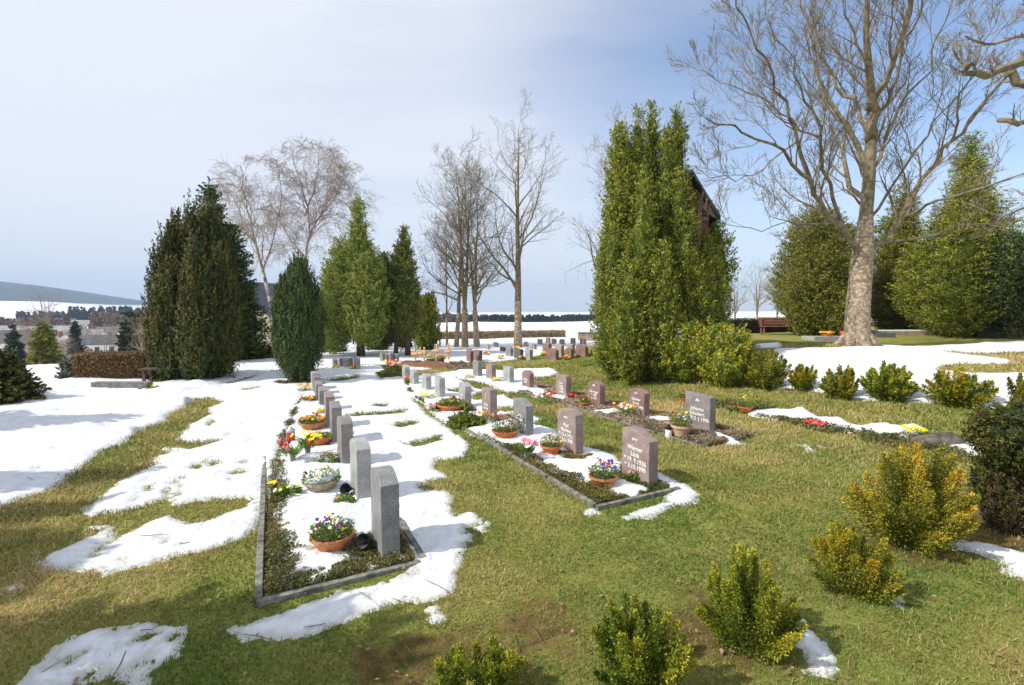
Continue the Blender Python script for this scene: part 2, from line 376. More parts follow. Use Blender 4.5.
# ---- ground sheet
def earth_material():
    m = bpy.data.materials.new('lawn_and_fields'); m.use_nodes = True; t = m.node_tree; n = t.nodes; l = t.links.new
    b = n['Principled BSDF']; b.inputs['Roughness'].default_value = 0.95; b.inputs['Specular IOR Level'].default_value = .1
    g = n.new('ShaderNodeNewGeometry')
    def noise(s, d=6, r=.55):
        q = n.new('ShaderNodeTexNoise'); q.inputs['Scale'].default_value = s; q.inputs['Detail'].default_value = d; q.inputs['Roughness'].default_value = r
        l(g.outputs['Position'], q.inputs['Vector']); return q.outputs['Fac']
    def ramp(f, st):
        r = n.new('ShaderNodeValToRGB'); e = r.color_ramp.elements
        e[0].position, e[0].color = st[0][0], (*st[0][1], 1); e[1].position, e[1].color = st[-1][0], (*st[-1][1], 1)
        for p, c in st[1:-1]: x = e.new(p); x.color = (*c, 1)
        l(f, r.inputs[0]); return r.outputs[0]
    def mixc(f, a, c):
        x = n.new('ShaderNodeMixRGB'); l(f, x.inputs[0])
        for i, s in ((1, a), (2, c)):
            if isinstance(s, tuple): x.inputs[i].default_value = (*s, 1)
            else: l(s, x.inputs[i])
        return x.outputs[0]
    def att(nm):
        a = n.new('ShaderNodeAttribute'); a.attribute_name = nm; return a.outputs['Fac']
    big = ramp(noise(.55, 5), [(.38, (.12, .19, .025)), (.55, (.22, .23, .045)), (.72, (.38, .28, .10))])
    fine = ramp(noise(30, 6, .7), [(.3, (.10, .12, .02)), (.5, (.25, .23, .06)), (.72, (.45, .36, .16))])
    gr = mixc(ramp(noise(4, 3), [(.3, (.35, .35, .35)), (.7, (.75, .75, .75))]), big, fine)
    gr = mixc(ramp(noise(2.3, 6, .7), [(.56, (0, 0, 0)), (.68, (.55, .55, .55))]), gr, (.26, .12, .05))
    gr = mixc(att('soil'), gr, ramp(noise(9, 6, .7), [(.35, (.04, .025, .015)), (.55, (.13, .06, .03)), (.7, (.22, .15, .07))]))
    forest = ramp(noise(.012, 8, .75), [(.35, (.02, .035, .02)), (.65, (.07, .07, .04))])
    fld = ramp(noise(.02, 4), [(.60, (.78, .80, .84)), (.72, (.45, .42, .34))])
    c = mixc(att('snow'), gr, fld); c = mixc(att('forest'), c, forest)
    l(c, b.inputs['Base Color'])
    bp = n.new('ShaderNodeBump'); bp.inputs['Strength'].default_value = .8; bp.inputs['Distance'].default_value = .02
    l(noise(45, 5, .7), bp.inputs['Height']); l(bp.outputs[0], b.inputs['Normal'])
    return m
NR, NA = 560, 520
RR, AA = polar(0.6, 5000, NR, 0, 1, NA)
# angles: dense in front (angle measured from +y, clockwise)
k = AA * 2 - 1; ang = math.pi * (0.36 * k + 0.64 * k ** 5)
X = (RR * np.sin(ang)).ravel(); Y = (RR * np.cos(ang)).ravel()
Zt = terrain(X, Y)
rr_ = np.sqrt(X * X + Y * Y); tt_ = X / np.maximum(Y, .01)
snowA = S(rr_, 46, 60) ; snowA = np.where((tt_ > .5) & (rr_ < 400), snowA * S(rr_, 60, 90), snowA)
forA = S(Zt - (40 + 6 * fbm(X / 200, Y / 200)), -4, 4) * (rr_ > 2500)
bed = np.zeros_like(X); U_, V_ = uv(X, Y)
for (v0, v1, u0, u1) in BEDS[:3]: bed = np.maximum(bed, (S(V_, v0 - .02, v0) * (1 - S(V_, v1, v1 + .02)) * S(U_, u0 - .02, u0) * (1 - S(U_, u1, u1 + .02))))
path = S(Y, 14.0, 14.6) * (1 - S(Y - .04 * X, 15.2, 15.8)) * S(X, 14.0, 16.0) * .8
worn = 0
for (pu, pv, pr) in ((480, 660, .35), (540, 625, .3), (700, 640, .35), (400, 665, .3), (240, 415, .0), (720, 610, .22), (905, 545, .45), (930, 500, .6), (1000, 530, .9)):
    q = hit(pu, pv)[0]; dd = np.sqrt((X - q[0]) ** 2 + (Y - q[1]) ** 2) + .34 * fbm(X * 5, Y * 5, 1, 5, .65)
    worn = np.maximum(worn, .75 * (1 - S(dd, pr * .5, pr * 1.3))) if pr else worn
soilA = np.clip(np.maximum(np.maximum(bed * .9, path), worn), 0, 1)
Zg = np.where(bed > .5, ground(X, Y) - .012, Zt)
o = npmesh('ground', np.stack([X, Y, Zg], 1), gridfaces(NR, NA), earth_material(), {'snow': snowA, 'forest': forA, 'soil': soilA}, smooth=True)
tag(o, 'lawn of the graveyard running out to snowy fields and a wooded hill', kind='structure')

# ---- snow
SR, SA, SN0, SN1, SAM = 700, 640, 1.9, 66.0, R(62)
RS, AS = polar(SN0, SN1, SR, -SAM, SAM, SA)
Xs = (RS * np.sin(AS)).ravel(); Ys = (RS * np.cos(AS)).ravel()
Dg = snow_sdf(Xs, Ys).reshape(SR, SA)
def snow_at(x, y):
    r = np.sqrt(x * x + y * y); a = np.arctan2(x, y)
    i = np.clip((np.log(r / SN0) / math.log(SN1 / SN0) * (SR - 1)).astype(int), 0, SR - 1)
    j = np.clip(((a + SAM) / (2 * SAM) * (SA - 1)).astype(int), 0, SA - 1); return Dg[i, j]
D = Dg.ravel(); rs = RS.ravel()
T = 0.034 + 0.03 * fbm(Xs * .8, Ys * .8, 2, 3) + .05 * S(-Xs, 4, 9)
h = np.where(D > 0, T * (1 - np.exp(-D / 0.14)) + 0.013, 0.013 + D * 0.35)
h = h + np.where(D > 0.0, np.clip(D / .1, 0, 1) * (0.024 * fbm(Xs * 2.6, Ys * 2.6, 4, 4, .6) + .007 * vnoise(Xs * 13, Ys * 13, 1)), 0)
# mounds by the left path and lumps over the graves
for (pu, pv, a, w) in ((88, 433, .12, .30), (185, 404, .14, .35), (196, 389, .16, .5), (20, 420, .1, .8), (130, 432, .07, .3), (322, 473, .06, .35), (335, 520, .05, .35), (318, 412, .08, .4), (370, 385, .12, .6), (350, 378, .10, .5), (310, 465, .08, .3), (100, 380, .25, .9), (60, 392, .1, 1.2), (170, 395, .12, .7), (270, 378, .12, .8), (885, 421, .07, .3), (805, 412, .07, .3)):
    q = hit(pu, pv)[0]; h = h + np.where(D > 0, a * np.exp(-((Xs - q[0]) ** 2 + (Ys - q[1]) ** 2) / (2 * (w * .5) ** 2)), 0)
# shallow footprints across the left snow
for (pu, pv) in ((100, 410), (60, 415), (130, 405), (250, 460), (235, 480), (255, 440), (300, 388), (280, 395), (110, 650), (80, 665), (150, 640), (150, 480), (163, 470), (141, 500), (190, 455), (178, 462), (205, 447), (214, 459), (245, 425), (262, 412), (230, 436), (60, 450), (40, 470), (90, 440), (300, 610), (380, 595), (420, 520), (428, 548), (400, 505), (440, 560), (395, 480), (385, 455)):
    q = hit(pu, pv)[0]; h = h - np.where(D > .08, .055 * np.exp(-(((Xs - q[0]) / .07) ** 2 + ((Ys - q[1]) / .12) ** 2)), 0)
h = np.where(D > .0, np.maximum(h, .008), h); h = np.maximum(h, -.06)
us_, vs_ = uv(Xs, Ys); wide = 0
for (v0, v1, u0, u1) in BEDS: wide = wide + .04 * S(vs_, v0 - .3, v0 + .15) * (1 - S(vs_, v1 - .15, v1 + .3)) * S(us_, u0 - .1, u0 + .1) * (1 - S(us_, u1 - .2, u1 + .2))
kw_ = S(D, .03, .25); Zs = terrain(Xs, Ys) + bedraise(Xs, Ys) * (1 - kw_) + wide * kw_ + h
fc = gridfaces(SR, SA); keep = D[fc].max(1) > -0.06; fc = fc[keep]
used = np.unique(fc); remap = np.full(len(Xs), -1); remap[used] = np.arange(len(used))
def snow_material():
    m = bpy.data.materials.new('old_snow'); m.use_nodes = True; t = m.node_tree; n = t.nodes; l = t.links.new
    b = n['Principled BSDF']; b.inputs['Roughness'].default_value = .7; b.inputs['Specular IOR Level'].default_value = .25
    ea = n.new('ShaderNodeAttribute'); ea.attribute_name = 'edge'
    g = n.new('ShaderNodeNewGeometry')
    q = n.new('ShaderNodeTexNoise'); q.inputs['Scale'].default_value = 6; q.inputs['Detail'].default_value = 8; q.inputs['Roughness'].default_value = .7
    l(g.outputs['Position'], q.inputs['Vector'])
    q2 = n.new('ShaderNodeTexVoronoi'); q2.inputs['Scale'].default_value = 9; l(g.outputs['Position'], q2.inputs['Vector'])
    r = n.new('ShaderNodeValToRGB'); e = r.color_ramp.elements; e[0].position = .022; e[0].color = (.25, .22, .16, 1); e[1].position = .05; e[1].color = (.80, .82, .85, 1)
    l(q2.outputs['Distance'], r.inputs[0])
    r2 = n.new('ShaderNodeValToRGB'); e = r2.color_ramp.elements; e[0].position = .3; e[0].color = (.74, .74, .75, 1); e[1].position = .62; e[1].color = (.96, .96, .96, 1)
    l(q.outputs['Fac'], r2.inputs[0])
    mm = n.new('ShaderNodeMixRGB'); mm.blend_type = 'MULTIPLY'; mm.inputs[0].default_value = 1; l(r.outputs[0], mm.inputs[1]); l(r2.outputs[0], mm.inputs[2])
    em = n.new('ShaderNodeMixRGB'); l(ea.outputs['Fac'], em.inputs[0]); l(mm.outputs[0], em.inputs[1]); em.inputs[2].default_value = (.50, .50, .45, 1)
    l(em.outputs[0], b.inputs['Base Color'])
    q3 = n.new('ShaderNodeTexNoise'); q3.inputs['Scale'].default_value = 28; q3.inputs['Detail'].default_value = 6; l(g.outputs['Position'], q3.inputs['Vector'])
    bp = n.new('ShaderNodeBump'); bp.inputs['Strength'].default_value = .5; bp.inputs['Distance'].default_value = .03
    l(q3.outputs['Fac'], bp.inputs['Height']); l(bp.outputs[0], b.inputs['Normal']); return m
o = npmesh('snow', np.stack([Xs, Ys, Zs], 1)[used], remap[fc], snow_material(), {'edge': ((1 - S(D, .0, .07)) * .85)[used]}, smooth=True)
tag(o, 'thawing snow lying in ragged patches over lawn and graves', kind='structure')

# ---- grass blades
grass_m = mat('grass_blade', (.10, .18, .03), (.60, .44, .22), c3=(.26, .265, .07), attr='tint', rough=.7, spec=.2, trans=.25)
n = 520000
r = 1.9 * np.exp(rng.random(n) * math.log(22 / 1.9)); a = (rng.random(n) * 2 - 1) * R(56)
x = r * np.sin(a); y = r * np.cos(a)
sd_ = snow_at(x, y); ok = (sd_ < .01) | ((sd_ < .08) & (rng.random(n) < .4))
u_, v_ = uv(x, y)
for (v0, v1, u0, u1) in BEDS[:3]: ok &= ~((v_ > v0 - .03) & (v_ < v1 + .03) & (u_ > u0 - .03) & (u_ < u1))
so = 0
for (pu, pv, pr) in ((480, 660, .35), (540, 625, .3), (700, 640, .35), (400, 665, .3), (720, 610, .22), (905, 545, .45), (930, 500, .6), (1000, 530, .9)):
    q = hit(pu, pv)[0]; so = np.maximum(so, (1 - S(np.sqrt((x - q[0]) ** 2 + (y - q[1]) ** 2) + .34 * fbm(x * 5, y * 5, 1, 5, .65), pr * .5, pr * 1.3)))
ok &= rng.random(n) > so * .8
ok &= ~((y > 14) & (y < 15.6) & (x > 15))
patch = fbm(x * .55, y * .55, 9, 4); tuft = fbm(x * 4, y * 4, 2, 3)
ok &= rng.random(n) < np.clip(.85 + .9 * tuft, .2, 1)
x, y, r, patch, tuft = x[ok], y[ok], r[ok], patch[ok], tuft[ok]; n = len(x)
z = terrain(x, y) - .003
hh = (.018 + .026 * rng.random(n) + .016 * np.clip(tuft, 0, 1)) * np.clip(r / 6, .62, 1.8); w = .0028 * np.clip(r / 2.6, 1, 6)
az = rng.random(n) * 6.283; ln = rng.normal(0, .9, n)
bx = np.cos(az) * w; by = np.sin(az) * w
V = np.empty((n, 3, 3)); V[:, 0] = np.stack([x - bx, y - by, z], 1); V[:, 1] = np.stack([x + bx, y + by, z], 1)
V[:, 2] = np.stack([x - np.sin(az) * hh * ln, y + np.cos(az) * hh * ln, z + hh], 1)
dry = .38 + 1.2 * patch + .34 * S(x, 1.8, 4) + .22 * S(-x, 1.2, 4) + .12 * tuft
tint = np.clip(dry * .8 + rng.normal(0, .23, n), 0, 1)
o = npmesh('grass', V.reshape(-1, 3), np.arange(n * 3).reshape(n, 3), grass_m, np.repeat(tint, 3))
tag(o, 'short green and straw coloured lawn grass between the snow patches', 'grass', kind='stuff')

# ------------------------------------------------------------------ evergreen foliage
PROF = {
 'column': lambda t: (np.clip(t * 5, 0, 1) ** .45) * (1 - t) ** .42 * 1.08,
 'cone': lambda t: (np.clip(t * 7, 0, 1) ** .5) * (1 - t) ** .8,
 'egg': lambda t: (np.clip(t * 3, 0, 1) ** .6) * np.sqrt(np.clip(1 - ((t - .3) / .7).clip(0) ** 2, 0, 1)),
 'lens': lambda t: np.sin(np.pi * np.clip(t, 0, 1) ** .7) ** .7,
 'dome': lambda t: np.sqrt(np.clip(1 - t * t, 0, 1)) * .98 + .02,
}
PROF['plume'] = lambda t: (np.clip(t * 4, 0, 1) ** .5) * (1 - t ** 3.2) ** .8 * (1 - .16 * t)
def crown_points(lobes, nleaf, clump, axis_up, amp, leafspread=.45, inner=.25, seed=0):
    g = np.random.default_rng(seed); Ps, As, Ns, Ts = [], [], [], []
    tot = sum((l[3] - l[2]) * l[4] for l in lobes)
    for (cx, cy, z0, z1, rad, prof) in lobes:
        share = (z1 - z0) * rad / tot; nl = int(nleaf * share); nc = max(8, int(nl / 45)); per = 45
        t = g.random(nc * 3); pr = PROF[prof](t); t = t[g.random(nc * 3) < pr / pr.max() + .08][:nc]; nc = len(t)
        th = g.random(nc) * 6.283; H = z1 - z0; z = z0 + t * H
        lump = 1 + amp * fbm(np.cos(th) * 2.1 + cx, np.sin(th) * 2.1 + cy, z * 1.1 / max(rad, .3) * .9, 4, .7)
        inn = g.random(nc) < inner
        rr = rad * PROF[prof](t) * lump * np.where(inn, .45 + .4 * g.random(nc), .88 + .16 * g.random(nc))
        O = np.stack([np.cos(th), np.sin(th), np.zeros(nc)], 1)
        C = np.stack([cx + O[:, 0] * rr, cy + O[:, 1] * rr, z], 1)
        Ax = unit(O * (1 - axis_up) + np.array([0, 0, axis_up]) + g.normal(0, .16, (nc, 3)))
        cs = clump * (.6 + .8 * g.random(nc))
        s = g.random((nc, per)); rr2 = g.normal(0, 1, (nc, per, 3))
        P = C[:, None] + Ax[:, None] * (s[..., None] * 2 - 1) * cs[:, None, None] + rr2 * (cs[:, None] * leafspread * (1.05 - s))[..., None]
        A = unit(Ax[:, None] + g.normal(0, .55, (nc, per, 3))); Nn = unit(O[:, None] + g.normal(0, .6, (nc, per, 3)) + np.array([0, 0, .25]))
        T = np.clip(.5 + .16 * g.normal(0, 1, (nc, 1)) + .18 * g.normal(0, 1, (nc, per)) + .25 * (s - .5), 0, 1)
        Ps.append(P.reshape(-1, 3)); As.append(A.reshape(-1, 3)); Ns.append(Nn.reshape(-1, 3)); Ts.append(T.ravel())
    return np.concatenate(Ps), np.concatenate(As), np.concatenate(Ns), np.concatenate(Ts)
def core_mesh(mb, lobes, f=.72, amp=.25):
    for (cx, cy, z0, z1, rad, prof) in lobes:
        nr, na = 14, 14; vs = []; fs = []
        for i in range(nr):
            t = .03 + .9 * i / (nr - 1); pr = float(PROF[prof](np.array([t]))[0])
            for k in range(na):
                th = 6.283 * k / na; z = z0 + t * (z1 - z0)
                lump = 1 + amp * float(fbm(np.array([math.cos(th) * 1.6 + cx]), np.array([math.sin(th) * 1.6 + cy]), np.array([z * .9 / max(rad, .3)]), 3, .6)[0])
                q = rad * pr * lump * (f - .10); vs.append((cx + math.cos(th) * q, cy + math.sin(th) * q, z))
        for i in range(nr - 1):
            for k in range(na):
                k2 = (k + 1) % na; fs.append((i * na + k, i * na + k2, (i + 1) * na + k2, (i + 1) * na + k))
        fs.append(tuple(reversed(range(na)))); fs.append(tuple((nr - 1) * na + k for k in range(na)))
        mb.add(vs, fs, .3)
bark_m = mat('brown_bark', (.05, .035, .025), (.13, .10, .07), scale=14, rough=.9, bump=.6)
def evergreen(name, P, lobes, nleaf, leaf, m, label, cat, group=None, clump=.3, up=.6, amp=.3, trunk=(.16, .6), seed=1, aspect=.5, core=.72, inner=.2, stems=None, spread=.45):
    root = empty(name, P, label, cat, group)
    p, A, Nn, T = crown_points(lobes, nleaf, clump, up, amp, spread, inner, seed)
    g = np.random.default_rng(seed + 5); L = leaf * (.6 + .8 * g.random(len(p)))
    cr = leaves('crown', p, A, Nn, L, L * aspect, m, T, root, .25)
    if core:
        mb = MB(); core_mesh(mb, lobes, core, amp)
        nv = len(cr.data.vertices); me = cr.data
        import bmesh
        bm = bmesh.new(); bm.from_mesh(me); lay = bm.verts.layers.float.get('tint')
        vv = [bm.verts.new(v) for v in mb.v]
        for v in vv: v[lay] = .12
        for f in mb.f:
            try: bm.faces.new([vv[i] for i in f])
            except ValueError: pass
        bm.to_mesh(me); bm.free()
    tb = MB()
    for (sx, sy, r0, hgt) in (stems or [(0, 0, trunk[0], trunk[1])]):
        tb.tube([(sx, sy, -.15), (sx * .95, sy * .95, hgt * .35), (sx * .8, sy * .8, hgt)], [r0 * 1.25, r0, r0 * .6], 8)
    tb.build('trunk', bark_m, root, smooth=True)
    return root
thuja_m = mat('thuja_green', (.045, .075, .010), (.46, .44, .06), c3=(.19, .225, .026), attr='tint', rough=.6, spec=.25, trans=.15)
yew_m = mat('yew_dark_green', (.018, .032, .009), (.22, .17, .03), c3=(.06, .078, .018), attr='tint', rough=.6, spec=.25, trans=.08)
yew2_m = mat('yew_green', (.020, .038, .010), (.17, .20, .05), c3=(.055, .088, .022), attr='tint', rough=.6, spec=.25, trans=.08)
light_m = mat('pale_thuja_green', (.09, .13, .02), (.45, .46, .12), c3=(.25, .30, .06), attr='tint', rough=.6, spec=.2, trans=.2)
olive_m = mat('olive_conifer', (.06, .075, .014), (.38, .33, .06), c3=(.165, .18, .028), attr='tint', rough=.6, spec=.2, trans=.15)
def px_lobe(P, x0, x1, vt, vb, prof, dy=0.0, ground_z=None):
    """a crown lobe that fills photo columns x0..x1 and rows vt..vb at the depth of P (+dy)"""
    Yd = P[1] + dy; c = at((x0 + x1) / 2, 342, Yd); a = at(512, vt, Yd).z; b = at(512, vb, Yd).z
    return (c.x - P[0], dy, b - P[2], a - P[2], (x1 - x0) / 2 * Yd / F * .90, prof)

# big thuja clump in front of the chapel
P = G(640, 378)
evergreen('thuja_tree', P, [px_lobe(P, 598, 640, 128, 376, 'plume', .4), px_lobe(P, 614, 656, 110, 370, 'plume', .5), px_lobe(P, 632, 664, 103, 330, 'plume', .9), px_lobe(P, 654, 690, 106, 340, 'plume', .9), px_lobe(P, 644, 684, 128, 360, 'plume', .4),
     px_lobe(P, 591, 636, 205, 378, 'plume', 0), px_lobe(P, 618, 664, 170, 380, 'plume', -.5), px_lobe(P, 606, 650, 262, 381, 'plume', -.9), px_lobe(P, 650, 704, 172, 376, 'plume', -.1), px_lobe(P, 686, 722, 236, 340, 'lens', .1), px_lobe(P, 600, 634, 124, 300, 'column', .5), px_lobe(P, 640, 680, 240, 380, 'plume', -.9), px_lobe(P, 668, 712, 250, 372, 'plume', -.3),
     px_lobe(P, 690, 728, 210, 300, 'lens', .8), px_lobe(P, 672, 706, 262, 350, 'plume', .2), px_lobe(P, 694, 730, 255, 350, 'egg', .5)],
     340000, .066, thuja_m, 'tall bushy green thuja clump hiding the brick chapel gable', 'tree', clump=.24, up=.55, amp=.6, seed=3, core=.74, inner=.10, trunk=(.25, 1.5))
# big box bushes at its foot
box_m = mat('box_leaf', (.05, .095, .012), (.66, .55, .05), c3=(.24, .29, .025), attr='tint', rough=.45, spec=.4, trans=.18)
boxo_m = mat('box_leaf_golden', (.08, .10, .012), (.76, .44, .04), c3=(.32, .32, .03), attr='tint', rough=.45, spec=.4, trans=.18)
boxm_m = mat('box_leaf_mixed', (.07, .11, .012), (.72, .42, .03), c3=(.29, .30, .025), attr='tint', rough=.45, spec=.4, trans=.18)
for (x0, x1, vt, vb, sd_, lb) in ((655, 708, 318, 382, 11, 'large round box bush at the foot of the thuja clump, left of the pair'), (690, 756, 322, 385, 12, 'large spreading box bush at the foot of the thuja clump, right of the pair')):
    P = G((x0 + x1) / 2, vb)
    evergreen('box_bush', P, [px_lobe(P, x0, x1, vt + 6, vb, 'egg'), px_lobe(P, x0 + 6, (x0 + x1) / 2 + 8, vt, vb - 4, 'egg', .2), px_lobe(P, (x0 + x1) / 2 - 8, x1 - 4, vt + 3, vb - 4, 'egg', -.1)],
        26000, .055, box_m, lb, 'bush', 'large box bushes by the thuja', clump=.16, up=.55, amp=.35, seed=sd_, core=.65, trunk=(.05, .4), aspect=.6)

# left group
P = G(205, 378)
evergreen('yew_tree', P, [px_lobe(P, 147, 196, 232, 374, 'plume', -.3), px_lobe(P, 156, 206, 214, 378, 'plume', .2), px_lobe(P, 172, 224, 203, 378, 'plume', .1), px_lobe(P, 190, 240, 206, 372, 'plume', .5), px_lobe(P, 152, 192, 262, 374, 'plume', -.9), px_lobe(P, 176, 222, 240, 380, 'plume', -1.0), px_lobe(P, 200, 242, 250, 372, 'plume', -.4), px_lobe(P, 152, 228, 315, 378, 'egg', -.3)],
     170000, .085, yew_m, 'broad dark yew with bronze tips left of the path', 'tree', clump=.40, up=.92, amp=.34, seed=21, core=.78, inner=.08, aspect=.4, trunk=(.3, 1.2), stems=[(-.2, 0, .2, 1.5), (.3, .2, .25, 1.5)], spread=.17)
P = at(228, 378, 20.5); P.z = float(terrain(P.x, P.y))
evergreen('spruce_tree', P, [px_lobe(P, 186, 246, 182, 372, 'cone'), px_lobe(P, 214, 252, 225, 370, 'egg', .8), px_lobe(P, 235, 264, 298, 368, 'egg', 1)],
     90000, .10, yew2_m, 'dark pointed conifer rising behind the broad yew', 'tree', clump=.34, up=.3, amp=.5, seed=22, core=.7, inner=.15, trunk=(.22, 1.4))
P = G(300, 383)
evergreen('yew_tree', P, [px_lobe(P, 275, 326, 262, 383, 'egg'), px_lobe(P, 284, 318, 256, 370, 'egg', .2), px_lobe(P, 272, 302, 276, 375, 'egg', -.1)],
     90000, .06, yew2_m, 'slim upright dark green yew at the end of the left headstone row', 'tree', clump=.26, up=.92, amp=.22, seed=23, core=.82, inner=.08, trunk=(.12, .5), spread=.16, aspect=.4)
P = at(361, 360, 23.0); P.z = float(terrain(P.x, P.y))
evergreen('thuja_tree', P, [px_lobe(P, 338, 384, 198, 335, 'cone'), px_lobe(P, 328, 390, 232, 340, 'lens', .5), px_lobe(P, 322, 362, 238, 345, 'lens', .2), px_lobe(P, 345, 392, 246, 345, 'lens', -.4), px_lobe(P, 318, 350, 262, 352, 'lens', 1.2)],
     130000, .085, light_m, 'tall pale green thuja with a bare trunk among the left trees', 'tree', 'thujas standing between path and village', clump=.32, up=.5, amp=.5, seed=24, core=.55, inner=.25, trunk=(.17, 3.5))
mid_m = mat('mid_thuja_green', (.06, .085, .018), (.34, .34, .09), c3=(.17, .20, .045), attr='tint', rough=.6, spec=.2, trans=.15)
P = at(404, 360, 23.5); P.z = float(terrain(P.x, P.y))
evergreen('thuja_tree', P, [px_lobe(P, 388, 424, 228, 335, 'cone'), px_lobe(P, 384, 420, 245, 345, 'lens', .5), px_lobe(P, 370, 402, 250, 345, 'lens', .9)],
     80000, .085, mid_m, 'narrower olive thuja right of the tall pale one', 'tree', 'thujas standing between path and village', clump=.3, up=.5, amp=.5, seed=25, core=.55, inner=.25, stems=[(-.4, 0, .10, 2.5), (.2, 0, .13, 2.8)])
P = at(427, 352, 27.0); P.z = float(terrain(P.x, P.y))
evergreen('small_conifer', P, [px_lobe(P, 412, 432, 296, 352, 'egg'), px_lobe(P, 422, 440, 294, 352, 'egg', .3)],
     16000, .11, thuja_m, 'small dense green conifer beside the bare slender trees', 'tree', clump=.24, up=.8, amp=.25, seed=26, core=.75, trunk=(.1, .4))
# dark shrubbery beneath the left trees
for i, (x0, x1, vt, vb, Yd, lb) in enumerate(((322, 345, 338, 362, 26, 'low dark evergreen shrub left of the pale thuja trunk'), (366, 388, 336, 360, 27, 'low dark evergreen shrub between the two thujas'), (399, 412, 340, 354, 29, 'small round dark shrub right of the thujas'), (248, 272, 345, 368, 22, 'low dark shrub between broad yew and slim yew'))):
    P = at((x0 + x1) / 2, vb, Yd); P.z = float(terrain(P.x, P.y))
    evergreen('low_shrub', P, [px_lobe(P, x0, x1, vt, vb, 'dome')], 6000, .12, yew_m, lb, 'shrub', clump=.2, up=.6, amp=.4, seed=30 + i, core=.7, trunk=(.05, .3))
# left edge conifer and variegated shrub
P = at(6, 415, 11.0); P.z = float(terrain(P.x, P.y))
evergreen('drooping_conifer', P, [px_lobe(P, -40, 20, 376, 414, 'lens'), px_lobe(P, -60, 8, 360, 400, 'lens', .6), px_lobe(P, -30, 22, 352, 395, 'cone', .2)],
     34000, .09, yew_m, 'low spreading dark conifer at the left edge of the snow', 'tree', clump=.22, up=.15, amp=.5, seed=41, core=.6, trunk=(.1, .5))
P = at(72, 386, 15.0); P.z = float(terrain(P.x, P.y))
varie_m = mat('grey_green_leaf', (.03, .05, .025), (.26, .28, .20), c3=(.08, .11, .06), attr='tint', rough=.5, trans=.1)
evergreen('rhododendron_shrub', P, [px_lobe(P, 62, 80, 359, 388, 'egg'), px_lobe(P, 66, 88, 370, 388, 'egg', .2)], 9000, .08, varie_m, 'grey green shrub on the snow left of the brown hedge', 'shrub', clump=.18, up=.5, amp=.4, seed=42, core=.6, trunk=(.04, .3), aspect=.6)
# off to the left: the conifers whose shade streaks the snow
for i, (x_, y_, h_, r_) in enumerate(((-16.0, 6.8, 6.0, 1.0), (-13.2, 7.6, 5.5, .8), (-10.2, 4.5, 5.0, .6), (-9.2, 2.2, 4.9, 1.1), (-5.9, 1.0, 4.6, 1.5), (-9.7, 3.45, 4.8, .5))):
    P = Vector((x_, y_, float(terrain(x_, y_))))
    evergreen('garden_conifer', P, [(0, 0, .3 if i < 3 or i == 5 else 1.3, h_, r_, 'cone' if i < 3 or i == 5 else 'lens')], 14000 if i < 3 else 17000, .14, olive_m,
        ('pointed conifer farthest left beyond the snow', 'pointed conifer left of the snowy path', 'slim pointed conifer left of the lawn', 'broad conifer beside the near lawn on the left', 'conifer standing behind on the left', 'slimmest pointed conifer left of the lawn, between the broader ones')[i], 'tree', 'conifers left of the lawn', clump=.3, up=.4, amp=.5, seed=50 + i, core=0 if i in (3, 4) else .6, trunk=(.1, .6))

# right background conifers
for i, (lob, Yd, base, nl, lf, m_, up_, lb) in enumerate((
  (((776, 845, 208, 334, 'egg', 0), (800, 860, 222, 334, 'egg', 1.5), (785, 825, 250, 336, 'egg', -1), (812, 852, 290, 336, 'egg', -1.6)), 25, (815, 334), 170000, .085, olive_m, .4, 'broad rounded olive conifer left of the big bare tree'),
  (((868, 925, 182, 334, 'cone', 0), (862, 915, 215, 336, 'egg', 1), (880, 938, 250, 336, 'egg', .5)), 27, (890, 334), 120000, .09, olive_m, .3, 'olive conifer directly behind the big bare tree'),
  (((925, 992, 134, 320, 'cone', 0), (905, 985, 205, 334, 'lens', .6), (940, 1010, 195, 330, 'lens', .2), (930, 985, 170, 334, 'cone', -1)), 23, (955, 334), 190000, .085, thuja_m, .25, 'tallest pointed conifer on the bank at the right'),
  (((985, 1042, 236, 334, 'egg', 0), (1010, 1070, 250, 334, 'egg', .8)), 21, (1010, 334), 60000, .10, yew2_m, .4, 'dark rounded conifer at the right edge of the photo'))):
    P = at(base[0], base[1], Yd); P.z = float(terrain(P.x, P.y))
    evergreen('conifer_tree', P, [px_lobe(P, *l) for l in lob], nl, lf, m_, lb, 'tree', 'conifers closing off the bank', clump=.45, up=up_, amp=.5, seed=60 + i, core=.6, inner=.2, trunk=(.25, 2))

